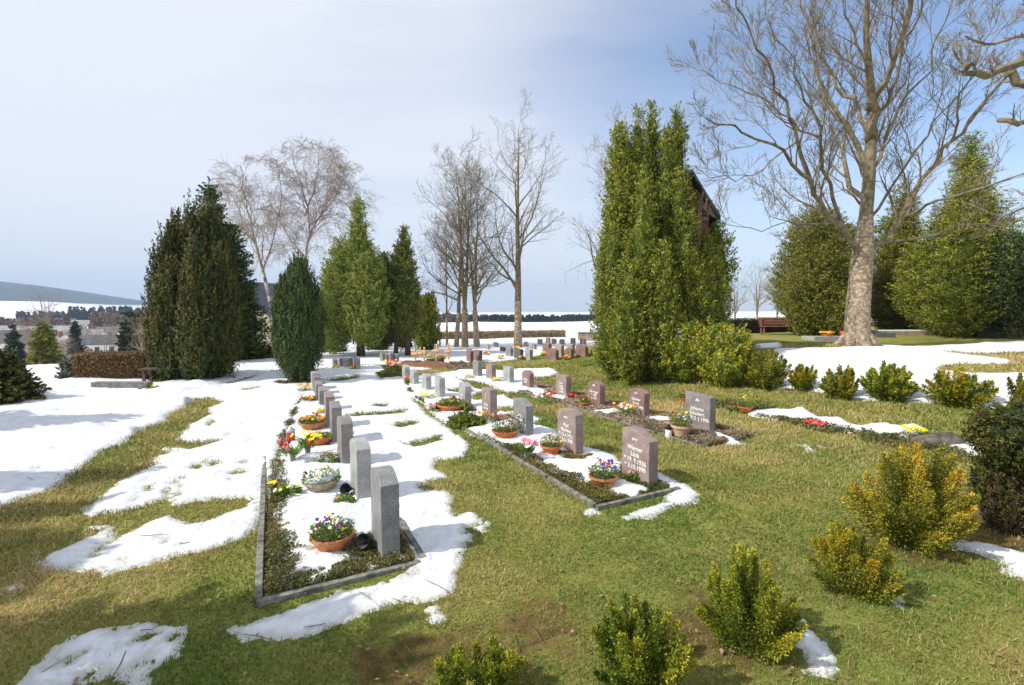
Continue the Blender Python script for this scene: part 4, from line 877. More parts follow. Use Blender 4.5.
# far graves
FARG = 'distant headstones in the snow'
far = [(470, 362.5, 349, RED2, 'left of two reddish headstones behind the wooden crosses'), (478, 361.5, 350, RED2, 'right of two reddish headstones behind the wooden crosses'),
 (509.5, 357, 346, GREY, 'grey far headstone left of the tall bare tree foot'), (518.5, 359, 348, DARK, 'dark headstone in front of the tallest bare tree'), (529, 360, 347.5, LGREY, 'light grey far headstone right of the tallest bare tree'),
 (547, 354.5, 343.5, RED2, 'brown red headstone, first of the reddish far group'), (553, 360, 348, RED2, 'nearest brown red headstone of the far group at the lawn edge'), (559.5, 357, 344, TAN, 'tan headstone in the far reddish group'), (569.5, 358.5, 347.5, RED2, 'broad brown red headstone in the middle of the far group'), (571, 353, 344, TAN, 'small tan headstone behind the broad brown red one'),
 (582, 356.5, 344, RED2, 'red headstone with pale lettering in the far group near the thuja'), (595, 355.5, 346, RED2, 'red headstone half hidden at the left edge of the thuja clump'),
 (335, 367, 358, GREY, 'first small grey headstone behind the slim yew'), (341, 368, 357.5, GREY, 'second small grey headstone behind the slim yew'), (346, 368.5, 357.5, LGREY, 'third small grey headstone behind the slim yew'), (350, 368, 357, GREY, 'fourth small grey headstone behind the slim yew'), (357, 370, 356, LGREY, 'tallest pale headstone behind the slim yew'),
 (383, 362, 353, GREY, 'first dark little headstone right of the thuja trunks'), (387, 362.5, 353, RED, 'second little headstone right of the thuja trunks'), (391, 363, 352.5, GREY, 'third little headstone right of the thuja trunks'), (396, 363, 353.5, GREY, 'fourth little headstone right of the thuja trunks'),
 (540, 345, 339, GREY, 'tiny grey headstone by the far brown hedge, left'), (548, 344, 337.5, TAN, 'tiny tan headstone by the far brown hedge'), (554, 345, 338.5, GREY, 'tiny grey headstone by the far brown hedge, right'), (562, 345, 339, RED, 'tiny reddish headstone beyond the reddish group'), (573, 345, 338, GREY, 'tiny grey headstone beside the far tan wall'), (583, 345.5, 338, RED, 'tiny reddish headstone before the far tan wall'),
 (496, 348, 342, GREY, 'small grey headstone left beyond the tall bare tree'), (488, 350, 344, TAN, 'small tan headstone between the bare trees'), (534, 350, 344, RED, 'small red stone right beyond the tall bare tree'), (526, 347, 341.5, LGREY, 'small pale stone close to the brown hedge'), (503, 352, 346.5, DARK, 'low dark headstone between the bare trees')]
for i, (bx, bv, tv, m_, lb) in enumerate(far):
    P = G(bx, bv); H = max(.25, ztop(P, tv) - P.z); w = (.46 + .16 * ((i * 37) % 7) / 7) * (.8 if H < .5 else 1.1)
    o = MB().prism(outline(('arch', 'flat', 'round', 'slope')[i % 4], w, H), -.08, .08).build('headstone', m_, loc=P, rz=TH + random.uniform(-.1, .1), bevel=.01)
    tag(o, lb, 'headstone', FARG)

# ------------------------------------------------------------------ grave goods
terra_m = mat('terracotta', (.42, .15, .06), (.58, .24, .11), scale=12, rough=.8, bump=.2)
orange_m = mat('orange_clay', (.50, .13, .04), (.62, .20, .07), scale=12, rough=.7)
wick_m = mat('pale_wicker', (.30, .24, .16), (.5, .43, .32), scale=40, rough=.9, bump=.6)
black_m = mat('black_plastic', (.012, .012, .014), rough=.4); plant_m = mat('fresh_leaf', (.05, .12, .015), (.30, .42, .08), c3=(.12, .24, .035), attr='tint', rough=.5, trans=.2)
glass_m = mat('grey_vase', (.16, .17, .17), (.28, .29, .28), scale=10, rough=.4)
brownb_m = mat('brown_basket', (.10, .05, .025), (.2, .11, .05), scale=30, rough=.9, bump=.5)
FC = {'yellow': (.85, .62, .02), 'orange': (.85, .25, .02), 'red': (.65, .03, .03), 'violet': (.13, .04, .32), 'pink': (.80, .20, .30), 'white': (.8, .8, .76), 'plum': (.16, .02, .06), 'rose': (.75, .35, .38)}
def fmat(c): return mat('petals_' + c, FC[c], rough=.6, trans=.2)
def blossoms(P, colr, cols, parent, g):
    """P: (n,3) local positions; one mesh for each colour"""
    for c in sorted(set(cols)):
        mb = MB()
        for p, cc in zip(P, cols):
            if cc != c: continue
            s = colr * (.8 + .5 * g.random()); tl = g.normal(0, .35, 2) + np.array([-.35, -.5]); a0 = g.random() * 6
            ex = Vector((1, 0, -tl[0])).normalized(); nz = Vector((tl[0], tl[1], 1)).normalized(); ey = nz.cross(ex)
            vs = [Vector(p)]; fs = []
            for k in range(10):
                a = a0 + k * .6283; rr = s * (1 if k % 2 == 0 else .72); vs.append(Vector(p) + ex * rr * math.cos(a) + ey * rr * math.sin(a) + nz * s * .25)
            fs = [(0, 1 + k, 1 + (k + 1) % 10) for k in range(10)]; mb.add(vs, fs)
        mb.build('blossoms', fmat(c), parent)
def greens(parent, r, z0, h, n, leaf, g, m=None, sy=1.0):
    th = g.random(n) * 6.283; q = np.sqrt(g.random(n)) * r; z = z0 + h * g.random(n) * (1 - .5 * (q / r) ** 2)
    P = np.stack([np.cos(th) * q, np.sin(th) * q * sy, z], 1); A = unit(np.stack([np.cos(th), np.sin(th), .9 + 0 * th], 1) + g.normal(0, .6, (n, 3))); Nn = unit(g.normal(0, .6, (n, 3)) + np.array([0, 0, 1]))
    L = leaf * (.6 + .8 * g.random(n)); leaves('foliage', P, A, Nn, L, L * .5, m or plant_m, np.clip(.5 + .25 * g.normal(0, 1, n), 0, 1), parent, .3)
def bowl(bx, bv, wpx, cols, label, m=terra_m, fl=14, hgt=.5, tall=.16, seed=0, size=None, group='flower bowls on the graves', name='flower_bowl', cat='flower bowl', snowcap=False, dz=0.0):
    P = G(bx, bv, dz); g = np.random.default_rng(600 + seed + int(bx)); Rm = wpx * mpp(P) / 2; root = empty(name, P, label, cat, group, g.random() * 6)
    h = Rm * hgt * 1.35
    MB().lathe([(Rm * .55, 0), (Rm * .62, .005), (Rm * .88, h * .7), (Rm * .92, h * .78), (Rm * 1.0, h * .80), (Rm * 1.0, h), (Rm * .9, h), (Rm * .87, h * .86), (Rm * .2, h * .84)], n=28).build('bowl', m, root, smooth=False)
    MB().lathe([(Rm * .86, 0), (Rm * .6, .008), (Rm * .1, .012)], c=(0, 0, h * .86), n=18).build('potting_soil', soil_m, root)
    greens(root, Rm * 1.05, h * .9, tall, 520, max(.028, .17 * Rm), g)
    th = g.random(fl) * 6.283; q = np.sqrt(g.random(fl)) * Rm * .95; z = h + tall * (.55 + .6 * g.random(fl)) * (1 - .35 * (q / Rm) ** 2)
    s = 1.02 * (size or max(.018, Rm * .13)); blossoms(np.stack([np.cos(th) * q, np.sin(th) * q, z], 1), s, [cols[k % len(cols)] for k in range(fl)], root, g)
    if snowcap:
        mb = MB(); mb.lathe([(Rm * .9, 0), (Rm * .85, .05), (Rm * .6, .09), (Rm * .2, .11)], c=(Rm * .15, 0, h * .9), n=16); mb.build('snow_cap', bpy.data.materials['old_snow'], root, smooth=True)
    return root
def plant(bx, bv, wpx, hh, cols, label, fl=8, seed=0, size=.02, name='grave_flowers', group='small flowers on the graves', leafm=None, nl=260, leaf=.035):
    P = G(bx, bv); g = np.random.default_rng(700 + seed + int(bx)); Rm = wpx * mpp(P) / 2; root = empty(name, P, label, 'flowers', group)
    greens(root, Rm, .0, hh, nl, leaf, g, leafm)
    if fl:
        th = g.random(fl) * 6.283; q = np.sqrt(g.random(fl)) * Rm * .95; z = hh * (.7 + .5 * g.random(fl))
        blossoms(np.stack([np.cos(th) * q, np.sin(th) * q, z], 1), size, [cols[k % len(cols)] for k in range(fl)], root, g)
    return root
def vase(bx, bv, label, cols, hh=.22, fh=.24, spread=.16, fl=9, size=.028, m=glass_m, vr=.045, group='vases of cut flowers', bud=False):
    P = G(bx, bv); g = np.random.default_rng(800 + int(bx)); root = empty('flower_vase', P, label, 'vase', group)
    MB().lathe([(vr * .6, 0), (vr * .75, hh * .3), (vr, hh), (vr * .85, hh), (vr * .6, hh * .4)], n=14).build('vase_body', m, root, smooth=True)
    st = MB(); tips = []
    for k in range(fl):
        a = g.random() * 6.283; q = spread * math.sqrt(g.random()); t = Vector((math.cos(a) * q, math.sin(a) * q, hh + fh * (.6 + .5 * g.random()))); tips.append(t)
        st.tube([(0, 0, hh * .5), (t.x * .4, t.y * .4, hh + (t.z - hh) * .6), t], [.004, .0035, .003], 4)
    st.build('stems', plant_m, root)
    n = 90; th = g.random(n) * 6.283; q = spread * .6 * np.sqrt(g.random(n)); A = unit(np.stack([np.cos(th) * .6, np.sin(th) * .6, 1 + 0 * th], 1))
    leaves('foliage', np.stack([np.cos(th) * q, np.sin(th) * q, hh + fh * .55 * g.random(n)], 1), A, unit(g.normal(0, 1, (n, 3))), .10 + .06 * g.random(n), np.full(n, .02), plant_m, .4 + .4 * g.random(n), root)
    cc = [cols[k % len(cols)] for k in range(fl)]
    if bud:
        for c in sorted(set(cc)):
            mb = MB()
            for t, q in zip(tips, cc):
                if q == c: mb.lathe([(size * .3, -size), (size * .75, -size * .3), (size * .7, size * .6), (size * .2, size * 1.4)], c=t, n=8)
            mb.build('blossoms', fmat(c), root, smooth=True)
    else: blossoms(np.array([list(t) for t in tips]), size, cc, root, g)
    return root
bowl(333, 552, 44, ['violet', 'violet', 'yellow', 'plum', 'white'], 'terracotta bowl of purple and yellow pansies on the nearest left grave', fl=22, tall=.15, size=.02, hgt=.52)
r_ = bowl(322, 494, 36, ['yellow', 'plum', 'yellow'], 'round wicker basket of violas heaped with snow', m=wick_m, fl=12, tall=.14, size=.022, hgt=.5, snowcap=True, name='wicker_basket', cat='basket')
bowl(313, 432, 26, ['orange', 'yellow', 'orange'], 'terracotta bowl of orange primroses before the fifth left headstone', fl=22, tall=.12, size=.035)
bowl(319, 447, 26, ['red', 'white'], 'flat moss filled bowl with little colour before the fourth left headstone', m=orange_m, fl=3, tall=.07, size=.02)
vase(293, 467, 'grey vase of drooping pink tulips on the left grave bed', ['red', 'red', 'pink'], fl=7, size=.034, bud=True, hh=.16, fh=.16, spread=.24)
vase(308, 461, 'grey vase of bright yellow daffodils beside the tulips', ['yellow'], fl=16, size=.038, hh=.18, fh=.18, spread=.22)
plant(288, 500, 26, .13, ['yellow', 'white'], 'daffodil clump with a white band near the left kerb', fl=6, size=.026, leaf=.09, nl=120)
plant(273, 490, 12, .05, ['yellow'], 'yellow primroses spilling over the left kerb', fl=9, size=.028, nl=40)
plant(328, 465, 26, .14, ['orange', 'white', 'red'], 'green plant with one orange bloom before the third left headstone', fl=8, size=.025, leaf=.05)
plant(344, 509, 24, .10, ['orange'], 'low light green plant at the foot of the second left headstone', fl=1, leaf=.045, nl=420)
plant(309, 404, 20, .12, ['red', 'yellow'], 'red primroses before the sixth left headstone', fl=10, size=.05)
plant(306, 393, 16, .16, ['orange', 'yellow'], 'orange flowers before the seventh left headstone', fl=8, size=.05)
plant(322, 416, 12, .10, ['yellow', 'orange'], 'yellow crocus tuft beside the sixth left headstone', fl=6, size=.04)
# lantern and black vases
def tilted_vase(bx, bv, r, l, az, label):
    P = G(bx, bv); root = empty('grave_vase', P, label, 'vase', 'black grave vases'); 
    o = MB().lathe([(r * .35, 0), (r * .5, l * .3), (r, l), (r * .88, l), (r * .4, l * .35)], n=18).build('vase_body', black_m, root, smooth=True); o.location = (0, 0, r * .9); o.rotation_euler = (R(70), 0, az); return root
tilted_vase(371, 550, .068, .14, R(-15), 'black vase lying at the foot of the nearest left headstone')
tilted_vase(351, 497, .068, .14, R(-10), 'black vase lying at the foot of the second left headstone')
def lantern(bx, bv, hpx, body, cap, label):
    P = G(bx, bv); H = hpx * mpp(P); r = H * .24; root = empty('grave_lantern', P, label, 'lantern', 'grave lanterns')
    MB().lathe([(r * .85, 0), (r, H * .06), (r, H * .62), (r * .9, H * .68)], n=16).build('lantern_glass', body, root, smooth=True)
    MB().lathe([(r * 1.08, H * .66), (r * 1.08, H * .78), (r * .6, H * .88), (r * .25, H * .97), (r * .1, H)], n=16).build('lantern_cap', cap, root); return root
lantern(291, 445, 17, mat('red_glass', (.45, .06, .05), rough=.3), mat('tin', (.55, .55, .55), rough=.35, metal=.8), 'small red glass grave lantern with a metal cap beside the tulips')
lantern(668.5, 438, 14, mat('white_plastic', (.75, .75, .72), rough=.4), black_m, 'white grave candle with black cap beside the daffodil pot')
# middle row
bowl(603, 488, 30, ['violet', 'red', 'violet', 'violet'], 'terracotta bowl of violet pansies before the nearest middle headstone', fl=16, tall=.18, size=.022)
plant(633, 484, 14, .14, ['pink'], 'small pink flowers at the foot of the nearest middle headstone', fl=3, size=.025)
bowl(551, 456, 22, ['orange', 'orange', 'yellow'], 'terracotta bowl of orange pansies before the second middle headstone', m=orange_m, fl=12, tall=.18, size=.03, hgt=.6)
vase(527, 462, 'glass vase of dusky pink roses in the middle bed', ['rose', 'pink', 'white'], fl=16, size=.045, hh=.12, fh=.16, spread=.17)
bowl(505, 440, 27, ['pink', 'rose', 'violet', 'yellow', 'orange', 'red'], 'terracotta bowl overflowing with mixed pink and yellow flowers', m=orange_m, fl=30, tall=.34, size=.04, hgt=.45)
bowl(451, 413, 28, ['orange', 'red', 'orange', 'yellow'], 'wide bowl of orange and red primroses by the fifth middle headstone', m=orange_m, fl=20, tall=.13, size=.04, hgt=.4)
plant(434, 411, 12, .12, ['pink'], 'small pink heather left of the primrose bowl', fl=10, size=.03)
plant(487, 424, 20, .18, ['yellow', 'orange'], 'yellow pansies before the headstone with the cross', fl=12, size=.03)
plant(428, 400, 18, .12, ['yellow'], 'yellow winter aconites before the sixth middle headstone', fl=9, size=.04)
P = G(466, 427)
evergreen('dwarf_conifer', P, [(0, 0, .0, .46, .20, 'cone'), (-.13, -.05, 0, .22, .22, 'dome'), (.15, .0, 0, .2, .2, 'dome')], 5000, .035, thuja_m, 'dwarf conifer with yellow green tips planted in the middle bed', 'shrub', clump=.06, up=.35, amp=.3, seed=81, core=.6, trunk=(.015, .2))
# back row
strip_m = mat('striped_clay', (.55, .25, .14), (.60, .42, .30), scale=6, rough=.8)
bowl(681, 438, 21, ['yellow', 'violet', 'yellow', 'plum', 'white'], 'round clay pot of yellow daffodils before the wide grey headstone', m=strip_m, fl=16, tall=.24, size=.032, hgt=.8)
plant(623, 417, 24, .22, ['white', 'white', 'yellow', 'red', 'orange'], 'white hyacinths with yellow and red flowers before the second back headstone', fl=22, size=.035)
bowl(585, 409, 12, ['yellow', 'red'], 'small orange pot of yellow flowers before the round topped headstone', m=orange_m, fl=10, tall=.12, size=.03, hgt=.7)
plant(545, 404, 24, .24, ['red', 'red', 'white', 'rose'], 'bushy arrangement of red flowers in the back bed', fl=20, size=.04, nl=500)
plant(571, 401, 9, .10, ['red'], 'single red cyclamen at the foot of the fourth back headstone', fl=5, size=.05)
plant(497, 383.5, 12, .14, ['yellow'], 'yellow flowers between the sixth and seventh back headstones', fl=8, size=.05)
plant(470, 379, 12, .16, ['yellow', 'white'], 'yellow flowers left of the last back headstone', fl=8, size=.05)
plant(408, 385, 8, .18, ['red', 'orange'], 'red flowers left of the far middle headstones', fl=6, size=.05)
# bank bed
bowl(745, 413, 15, ['yellow', 'yellow', 'violet'], 'red pot of yellow daffodils on the bank bed', m=orange_m, fl=12, tall=.22, size=.032, hgt=.5)
bowl(683, 402, 9, ['red', 'white'], 'small red potted flower on the bank behind the wide grey headstone', m=orange_m, fl=5, tall=.16, size=.03, hgt=.7)
plant(816, 427, 20, .05, ['red', 'red', 'pink'], 'flat cushion of crimson heather on the bank bed', fl=34, size=.028, nl=80)
plant(914, 437, 20, .16, ['yellow'], 'yellow flowering clump beside the boulder on the bank bed', fl=60, size=.022, nl=200)
P = G(938, 446); g = np.random.default_rng(9)
mb = MB(); mb.lathe([(.22, -.1), (.27, .03), (.26, .10), (.17, .15), (.06, .16)], n=14, sx=1.25, sy=.6); mb.v = [(x + .03 * math.sin(9 * y + 3 * z), y + .02 * math.sin(11 * x), z + .03 * math.sin(7 * x + 5 * y)) for x, y, z in mb.v]
o = mb.build('boulder', mat('brown_rock', (.06, .05, .04), (.17, .15, .12), scale=9, rough=.95, bump=.9), smooth=True, loc=P, rz=R(-25)); tag(o, 'low brown boulder half under snow on the bank bed', 'rock')

# new grave with wooden crosses
wood_m = mat('raw_pine', (.55, .30, .12), (.72, .45, .22), scale=12, rough=.7)
P = G(424, 366)
mb = MB(); g = np.random.default_rng(12); nr, na = 5, 26; vs = []; fs = []
for i in range(nr):
    for k in range(na):
        a = 6.283 * k / na; q = (1 - i / (nr - .5)); vs.append((math.cos(a) * q * 2.0 + g.normal(0, .04), math.sin(a) * q * .8 + g.normal(0, .04), -.1 + .32 * (1 - q ** 2) + g.normal(0, .02)))
for i in range(nr - 1):
    for k in range(na): k2 = (k + 1) % na; fs.append((i * na + k, i * na + k2, (i + 1) * na + k2, (i + 1) * na + k))
fs.append(tuple((nr - 1) * na + k for k in range(na)))
o = mb.add(vs, fs).build('earth_mound', mat('fresh_earth', (.14, .07, .035), (.26, .14, .075), scale=9, rough=1, bump=.8), loc=P, smooth=True); tag(o, 'mound of fresh brown earth under the wooden crosses', 'earth mound')
for i, (bx, bv, tv) in enumerate(((415.3, 364.5, 348), (420.5, 363, 347.5), (424.6, 362.5, 347), (437, 363.5, 344), (448.5, 366, 343.5))):
    P = G(bx, bv); H = ztop(P, tv) - P.z; root = empty('wooden_cross', P, 'raw pine grave cross, ' + ('leftmost', 'second', 'third', 'fourth', 'rightmost and tallest')[i] + ' of the five on the earth mound', 'cross', 'wooden grave crosses', TH + .5)
    MB().box((0, 0, H / 2 - .1), (.07, .05, H + .2)).build('upright', wood_m, root, bevel=.004); MB().box((0, -.052, H * .66), (.34, .05, .10)).build('crossbar', wood_m, root, bevel=.004)
    MB().box((0, -.10, H * .14), (.26, .03, .24)).build('ribbon', mat('white_cloth', (.8, .8, .78), rough=.9), root)
bowl(430.5, 364, 8, ['yellow'], 'brown basket of yellow flowers on the earth mound, left', m=brownb_m, fl=16, tall=.22, size=.06, hgt=.9)
bowl(441.5, 365, 9, ['orange', 'yellow', 'orange'], 'brown basket of orange flowers on the earth mound, right', m=brownb_m, fl=16, tall=.18, size=.06, hgt=.9)
plant(393, 373, 20, .32, ['white', 'red', 'yellow', 'rose'], 'wreath of white and red flowers left of the earth mound', fl=26, size=.07, nl=500, leaf=.08)
for i, (bx, bv, c) in enumerate(((486, 356, 'red'), (500, 360, 'orange'), (523, 360, 'red'), (543, 356, 'orange'), (566, 360, 'orange'), (336, 370, 'orange'), (353, 371, 'orange'), (516, 350, 'orange'))):
    plant(bx, bv, 7, .16, [c, 'yellow'], 'distant ' + c + ' grave flowers ' + ('between the crosses and the bare trees', 'left of the dark far headstone', 'right of the dark far headstone', 'at the first reddish far headstone', 'between the reddish far headstones', 'before the small grey stones behind the yew', 'beside the tallest pale stone behind the yew', 'at the foot of the tallest bare tree')[i], fl=8, size=.07, nl=60, leaf=.07)

# ------------------------------------------------------------------ hedges, walls, benches
def hedge(a, b, hgt, thick, m, label, seed, nleaf=20000, leaf=.09, name='hedge'):
    a = Vector(a); b = Vector(b); L = (b - a).length; g = np.random.default_rng(seed); d = (b - a).normalized(); nrm = Vector((-d.y, d.x, 0))
    root = empty(name, a, label, 'hedge'); cb = MB(); n = max(4, int(L / .5)); vs = []; fs = []
    for i in range(n + 1):
        q = (b - a) * (i / n); hh = hgt * (1 + .06 * math.sin(i * 1.7) + g.normal(0, .02)) * .93
        for s, zf in ((-.44, -.1), (-.44, hh * .9), (-.3, hh), (.3, hh), (.44, hh * .9), (.44, -.1)): vs.append(q + nrm * s * thick + Vector((0, 0, zf)))
    for i in range(n):
        for k in range(5): fs.append((i * 6 + k, i * 6 + k + 1, (i + 1) * 6 + k + 1, (i + 1) * 6 + k))
    fs.append((0, 1, 2, 3, 4, 5)); fs.append(tuple(n * 6 + k for k in (5, 4, 3, 2, 1, 0)))
    cb.add(vs, fs, .25).build('hedge_core', m, root)
    s = g.random(nleaf); face = g.random(nleaf); w = np.where(face < .4, -.5, np.where(face < .65, .5, g.random(nleaf) - .5)); zz_ = np.where(face < .65, g.random(nleaf) * hgt, hgt)
    P = np.array(list(b - a))[None] * s[:, None] + np.array(list(nrm))[None] * (w * thick)[:, None]; P[:, 2] += zz_; P += g.normal(0, .04, P.shape)
    Lf = leaf * (.6 + .8 * g.random(nleaf)); leaves('hedge_foliage', P, g.normal(0, 1, (nleaf, 3)) + np.array([0, 0, .6]), g.normal(0, 1, (nleaf, 3)) - np.array(list(nrm))[None], Lf, Lf * .5, m, np.clip(.5 + .25 * g.normal(0, 1, nleaf), 0, 1), root)
    return root
beech_m = mat('beech_brown', (.12, .07, .03), (.34, .22, .10), c3=(.22, .14, .06), attr='tint', rough=.8, trans=.1)
hg_m = mat('hedge_dull_green', (.04, .05, .025), (.18, .15, .09), c3=(.09, .09, .05), attr='tint', rough=.8, trans=.1)
a = G(84, 381); b = G(157, 379)
hedge(a, b, (381 - 354) * 14.8 / F, .9, beech_m, 'clipped brown beech hedge between the path and the village', 91, 22000, .07)
a = at(428, 346, 38); a.z = float(terrain(a.x, a.y)); b = at(564, 345, 41); b.z = float(terrain(b.x, b.y))
hedge(a, b, .55, .6, mat('tan_hedge', (.22, .15, .08), (.50, .37, .22), c3=(.36, .26, .15), attr='tint', rough=.8), 'long low brown hedge in front of the snowy field', 92, 20000, .12)
a = at(722, 334, 27); a.z = float(terrain(a.x, a.y)); b = at(812, 333, 30); b.z = float(terrain(b.x, b.y))
hedge(a, b, ztop(a, 320) - a.z, 1.0, hg_m, 'dull green hedge topped with snow at the back of the bank', 93, 22000, .10)
sm = bpy.data.materials['old_snow']; g = np.random.default_rng(3)
mb = MB(); n_ = 24; vs = []; fs = []; hz = ztop(a, 320) - a.z
for i in range(n_ + 1):
    q = (b - a) * (i / n_); t_ = .05 + .05 * g.random()
    for (s, zf) in ((-.5, hz - .03), (-.3, hz + t_), (.3, hz + t_), (.5, hz - .03)): vs.append(q + Vector((0, s, zf)))
for i in range(n_):
    for k_ in range(3): fs.append((i * 4 + k_, i * 4 + k_ + 1, (i + 1) * 4 + k_ + 1, (i + 1) * 4 + k_))
o = mb.add(vs, fs).build('snow_ridge', sm, loc=a, smooth=True); tag(o, 'ridge of snow lying on the dull green hedge', 'snow', kind='structure')
wall_m = mat('tan_stone_wall', (.24, .19, .13), (.44, .37, .28), scale=3, rough=.9, bump=.7, bscale=12)
def wall(p0, p1, hgt, th, m, label, cap=True, name='stone_wall'):
    p0 = Vector(p0); p1 = Vector(p1); L = (p1 - p0).length; root = empty(name, p0, label, 'wall', rz=math.atan2(p1.y - p0.y, p1.x - p0.x))
    MB().box((L / 2, 0, hgt / 2 - .15), (L, th, hgt + .3)).build('wall_body', m, root, bevel=.01)
    if cap: MB().box((L / 2, 0, hgt + .035), (L + .06, th + .08, .07)).build('wall_cap', kerb_m, root, bevel=.01)
    return root
p0 = at(578, 345, 36); p0.z = 0; p1 = at(606, 345, 36); p1.z = 0
wall(p0, p1, ztop(p0, 333) , .4, wall_m, 'tan stone wall beyond the reddish headstones')
p0 = at(975, 334, 22.5); p0.z = float(terrain(p0.x, p0.y)); p1 = at(1075, 334, 21.5); p1.z = p0.z
wall(p0, p1, .9, .35, mat('shaded_plaster', (.10, .085, .065), (.18, .155, .12), scale=2, rough=.9), 'low shade-toned plaster wall under the right conifers')  # plaster colour darkened to stand for the shade under the trees
p0 = G(95, 391); p1 = G(150, 391)
wall(p0, p1, .26, .25, mat('kerb_dark', (.14, .13, .12), (.26, .25, .23), scale=10, rough=.9), 'short low grey retaining wall in the snow before the brown hedge', cap=False)
plant(148, 391, 20, .16, ['yellow'], 'yellow spring flowers beside the low grey retaining wall', fl=12, size=.05, nl=160, leaf=.08)
def bench(P, rz, w, m, label, h=.45, hb=.9):
    root = empty('park_bench', P, label, 'bench', 'wooden benches', rz)
    mb = MB(); [mb.box((0, -.12 + .13 * k, h), (w, .10, .04)) for k in range(4)]; mb.build('seat', m, root)
    mb = MB(); [mb.box((0, .36 + .02 * k, h + .14 + .14 * k), (w, .03, .10)) for k in range(3)]; mb.build('backrest', m, root)
    for s in (-1, 1):
        MB().box((s * (w / 2 - .12), -.08, h / 2 - .03), (.07, .07, h)).build('leg', m, root); MB().box((s * (w / 2 - .12), .33, hb / 2 - .02), (.07, .06, hb)).build('leg', m, root)
    return root
darkw = mat('dark_weathered_wood', (.07, .05, .04), (.16, .12, .09), scale=14, rough=.9); redw = mat('red_brown_wood', (.20, .08, .06), (.30, .14, .10), scale=14, rough=.8)
P = G(166, 383); bench(P, R(12), 1.35, darkw, 'dark wooden bench under the broad yew')
P = at(780, 336, 25); P.z = float(terrain(P.x, P.y)); bench(P, R(-8), 1.9, redw, 'reddish wooden bench before the dull green hedge')
P = at(430, 352, 30); P.z = float(terrain(P.x, P.y)); bench(P, R(-20), 1.3, darkw, 'small dark bench right of the small conifer')
# flat grave with bright flowers behind the maple
P = G(826, 340); root = empty('grave_surround', P, 'pale stone grave surround with orange flowers left of the maple trunk', 'grave'); w_ = 36 * mpp(P)
MB().box((0, 0, .05), (w_, .9, .22)).build('stone_frame', LGREY, root, bevel=.01)
P2 = P + Vector((.1, -.1, .16)); 
for i, (dx, c, lb) in enumerate(((-.15, 'orange', 'bright orange flower tray on the pale grave surround'), (.65, 'red', 'red flower tray on the pale grave surround'))):
    rt = empty('flower_tray', P2 + Vector((dx, 0, 0)), lb, 'flowers'); MB().lathe([(.16, 0), (.2, .09), (.18, .09), (.1, .07)], n=16).build('tray', orange_m, rt)
    g = np.random.default_rng(i); q = g.normal(0, .12, (26, 3)); q[:, 2] = .14 + .03 * g.random(26); blossoms(q, .06, [c] * 20 + ['yellow'] * 6, rt, g)
P = at(846, 337, 24); P.z = float(terrain(P.x, P.y)); root = empty('wooden_post_sign', P, 'small wooden board on a post just left of the maple trunk', 'sign')
MB().box((0, 0, .4), (.08, .08, .95)).build('post', wood_m, root); MB().box((.05, -.06, .82), (.62, .03, .16)).build('board', wood_m, root)
for i, (bx, bv, w_, lb) in enumerate(((902, 335, 60, 'long low snow covered grave slab under the middle conifer'), (985, 335, 50, 'long low snow covered grave slab under the tall conifer'), (880, 337, 18, 'small dark low stone right of the maple trunk'))):
    P = G(bx, bv); w_ = w_ * mpp(P); root = empty('grave_slab', P, lb, 'grave', 'low graves under the conifers')
    MB().box((0, 0, .06), (w_, .8, .3)).build('stone_frame', DARK if i == 2 else TAN, root, bevel=.01)
    if i < 2: MB().box((0, 0, .23), (w_ * .94, .7, .06)).build('snow_cap', sm, root, bevel=.025)

# ------------------------------------------------------------------ chapel
brick_m = mat('shaded_brick', (.09, .045, .03), (.18, .09, .06), scale=4, rough=.9, bump=.4); slate_m = mat('dark_slate', (.03, .035, .045), (.07, .075, .09), scale=10, rough=.55, bump=.3)  # brick colour darkened to stand for shadow on the chapel wall
timb_m = mat('shaded_timber', (.16, .12, .08), (.26, .19, .13), scale=9, rough=.8)  # timber colour darkened with the brick for the same shadow
Yc = 15.3; ap = at(688, 172, Yc); ev = at(716, 218, Yc); base = Vector((ap.x, Yc, float(terrain(ap.x, Yc))))
root = empty('chapel', base, 'narrow brick chapel with dark slate gable roof behind the thuja clump', 'building')
hw = (ev.x - ap.x) * 1.0; hr = ap.z - base.z; he = ev.z - base.z; dl = 3.2; sl = (hr - he) / hw; hw2 = hw - .22; he2 = hr - sl * hw2 - .12
MB().prism([(-hw2, -.2), (hw2, -.2), (hw2, he2), (0, hr - .12), (-hw2, he2)], 0, dl).build('wall', brick_m, root)
rf = MB()
for s in (-1, 1):
    e = (s * hw, he); t_ = .10; vs = [(0, -.35, hr), (0, dl + .3, hr), (e[0], dl + .3, e[1]), (e[0], -.35, e[1])]; vs = vs + [(x, y, z - t_) for x, y, z in vs]
    rf.add(vs, [(0, 1, 2, 3), (7, 6, 5, 4), (0, 3, 7, 4), (1, 0, 4, 5), (2, 1, 5, 6), (3, 2, 6, 7)])
rf.build('roof', slate_m, root)
MB().box((hw2 * .55, -.03, (he2 + hr * .1) * .55), (.13, .05, he2 * 1.05)).build('timber_post', timb_m, root)
MB().box((hw2 * .1, -.045, he2 * .95), (hw2 * 1.7, .05, .12)).build('timber_beam', timb_m, root)
MB().box((hw2 * .2, -.02, he2 * .8), (.35, .03, .6)).build('window', mat('dark_glass', (.02, .02, .025), rough=.15), root)

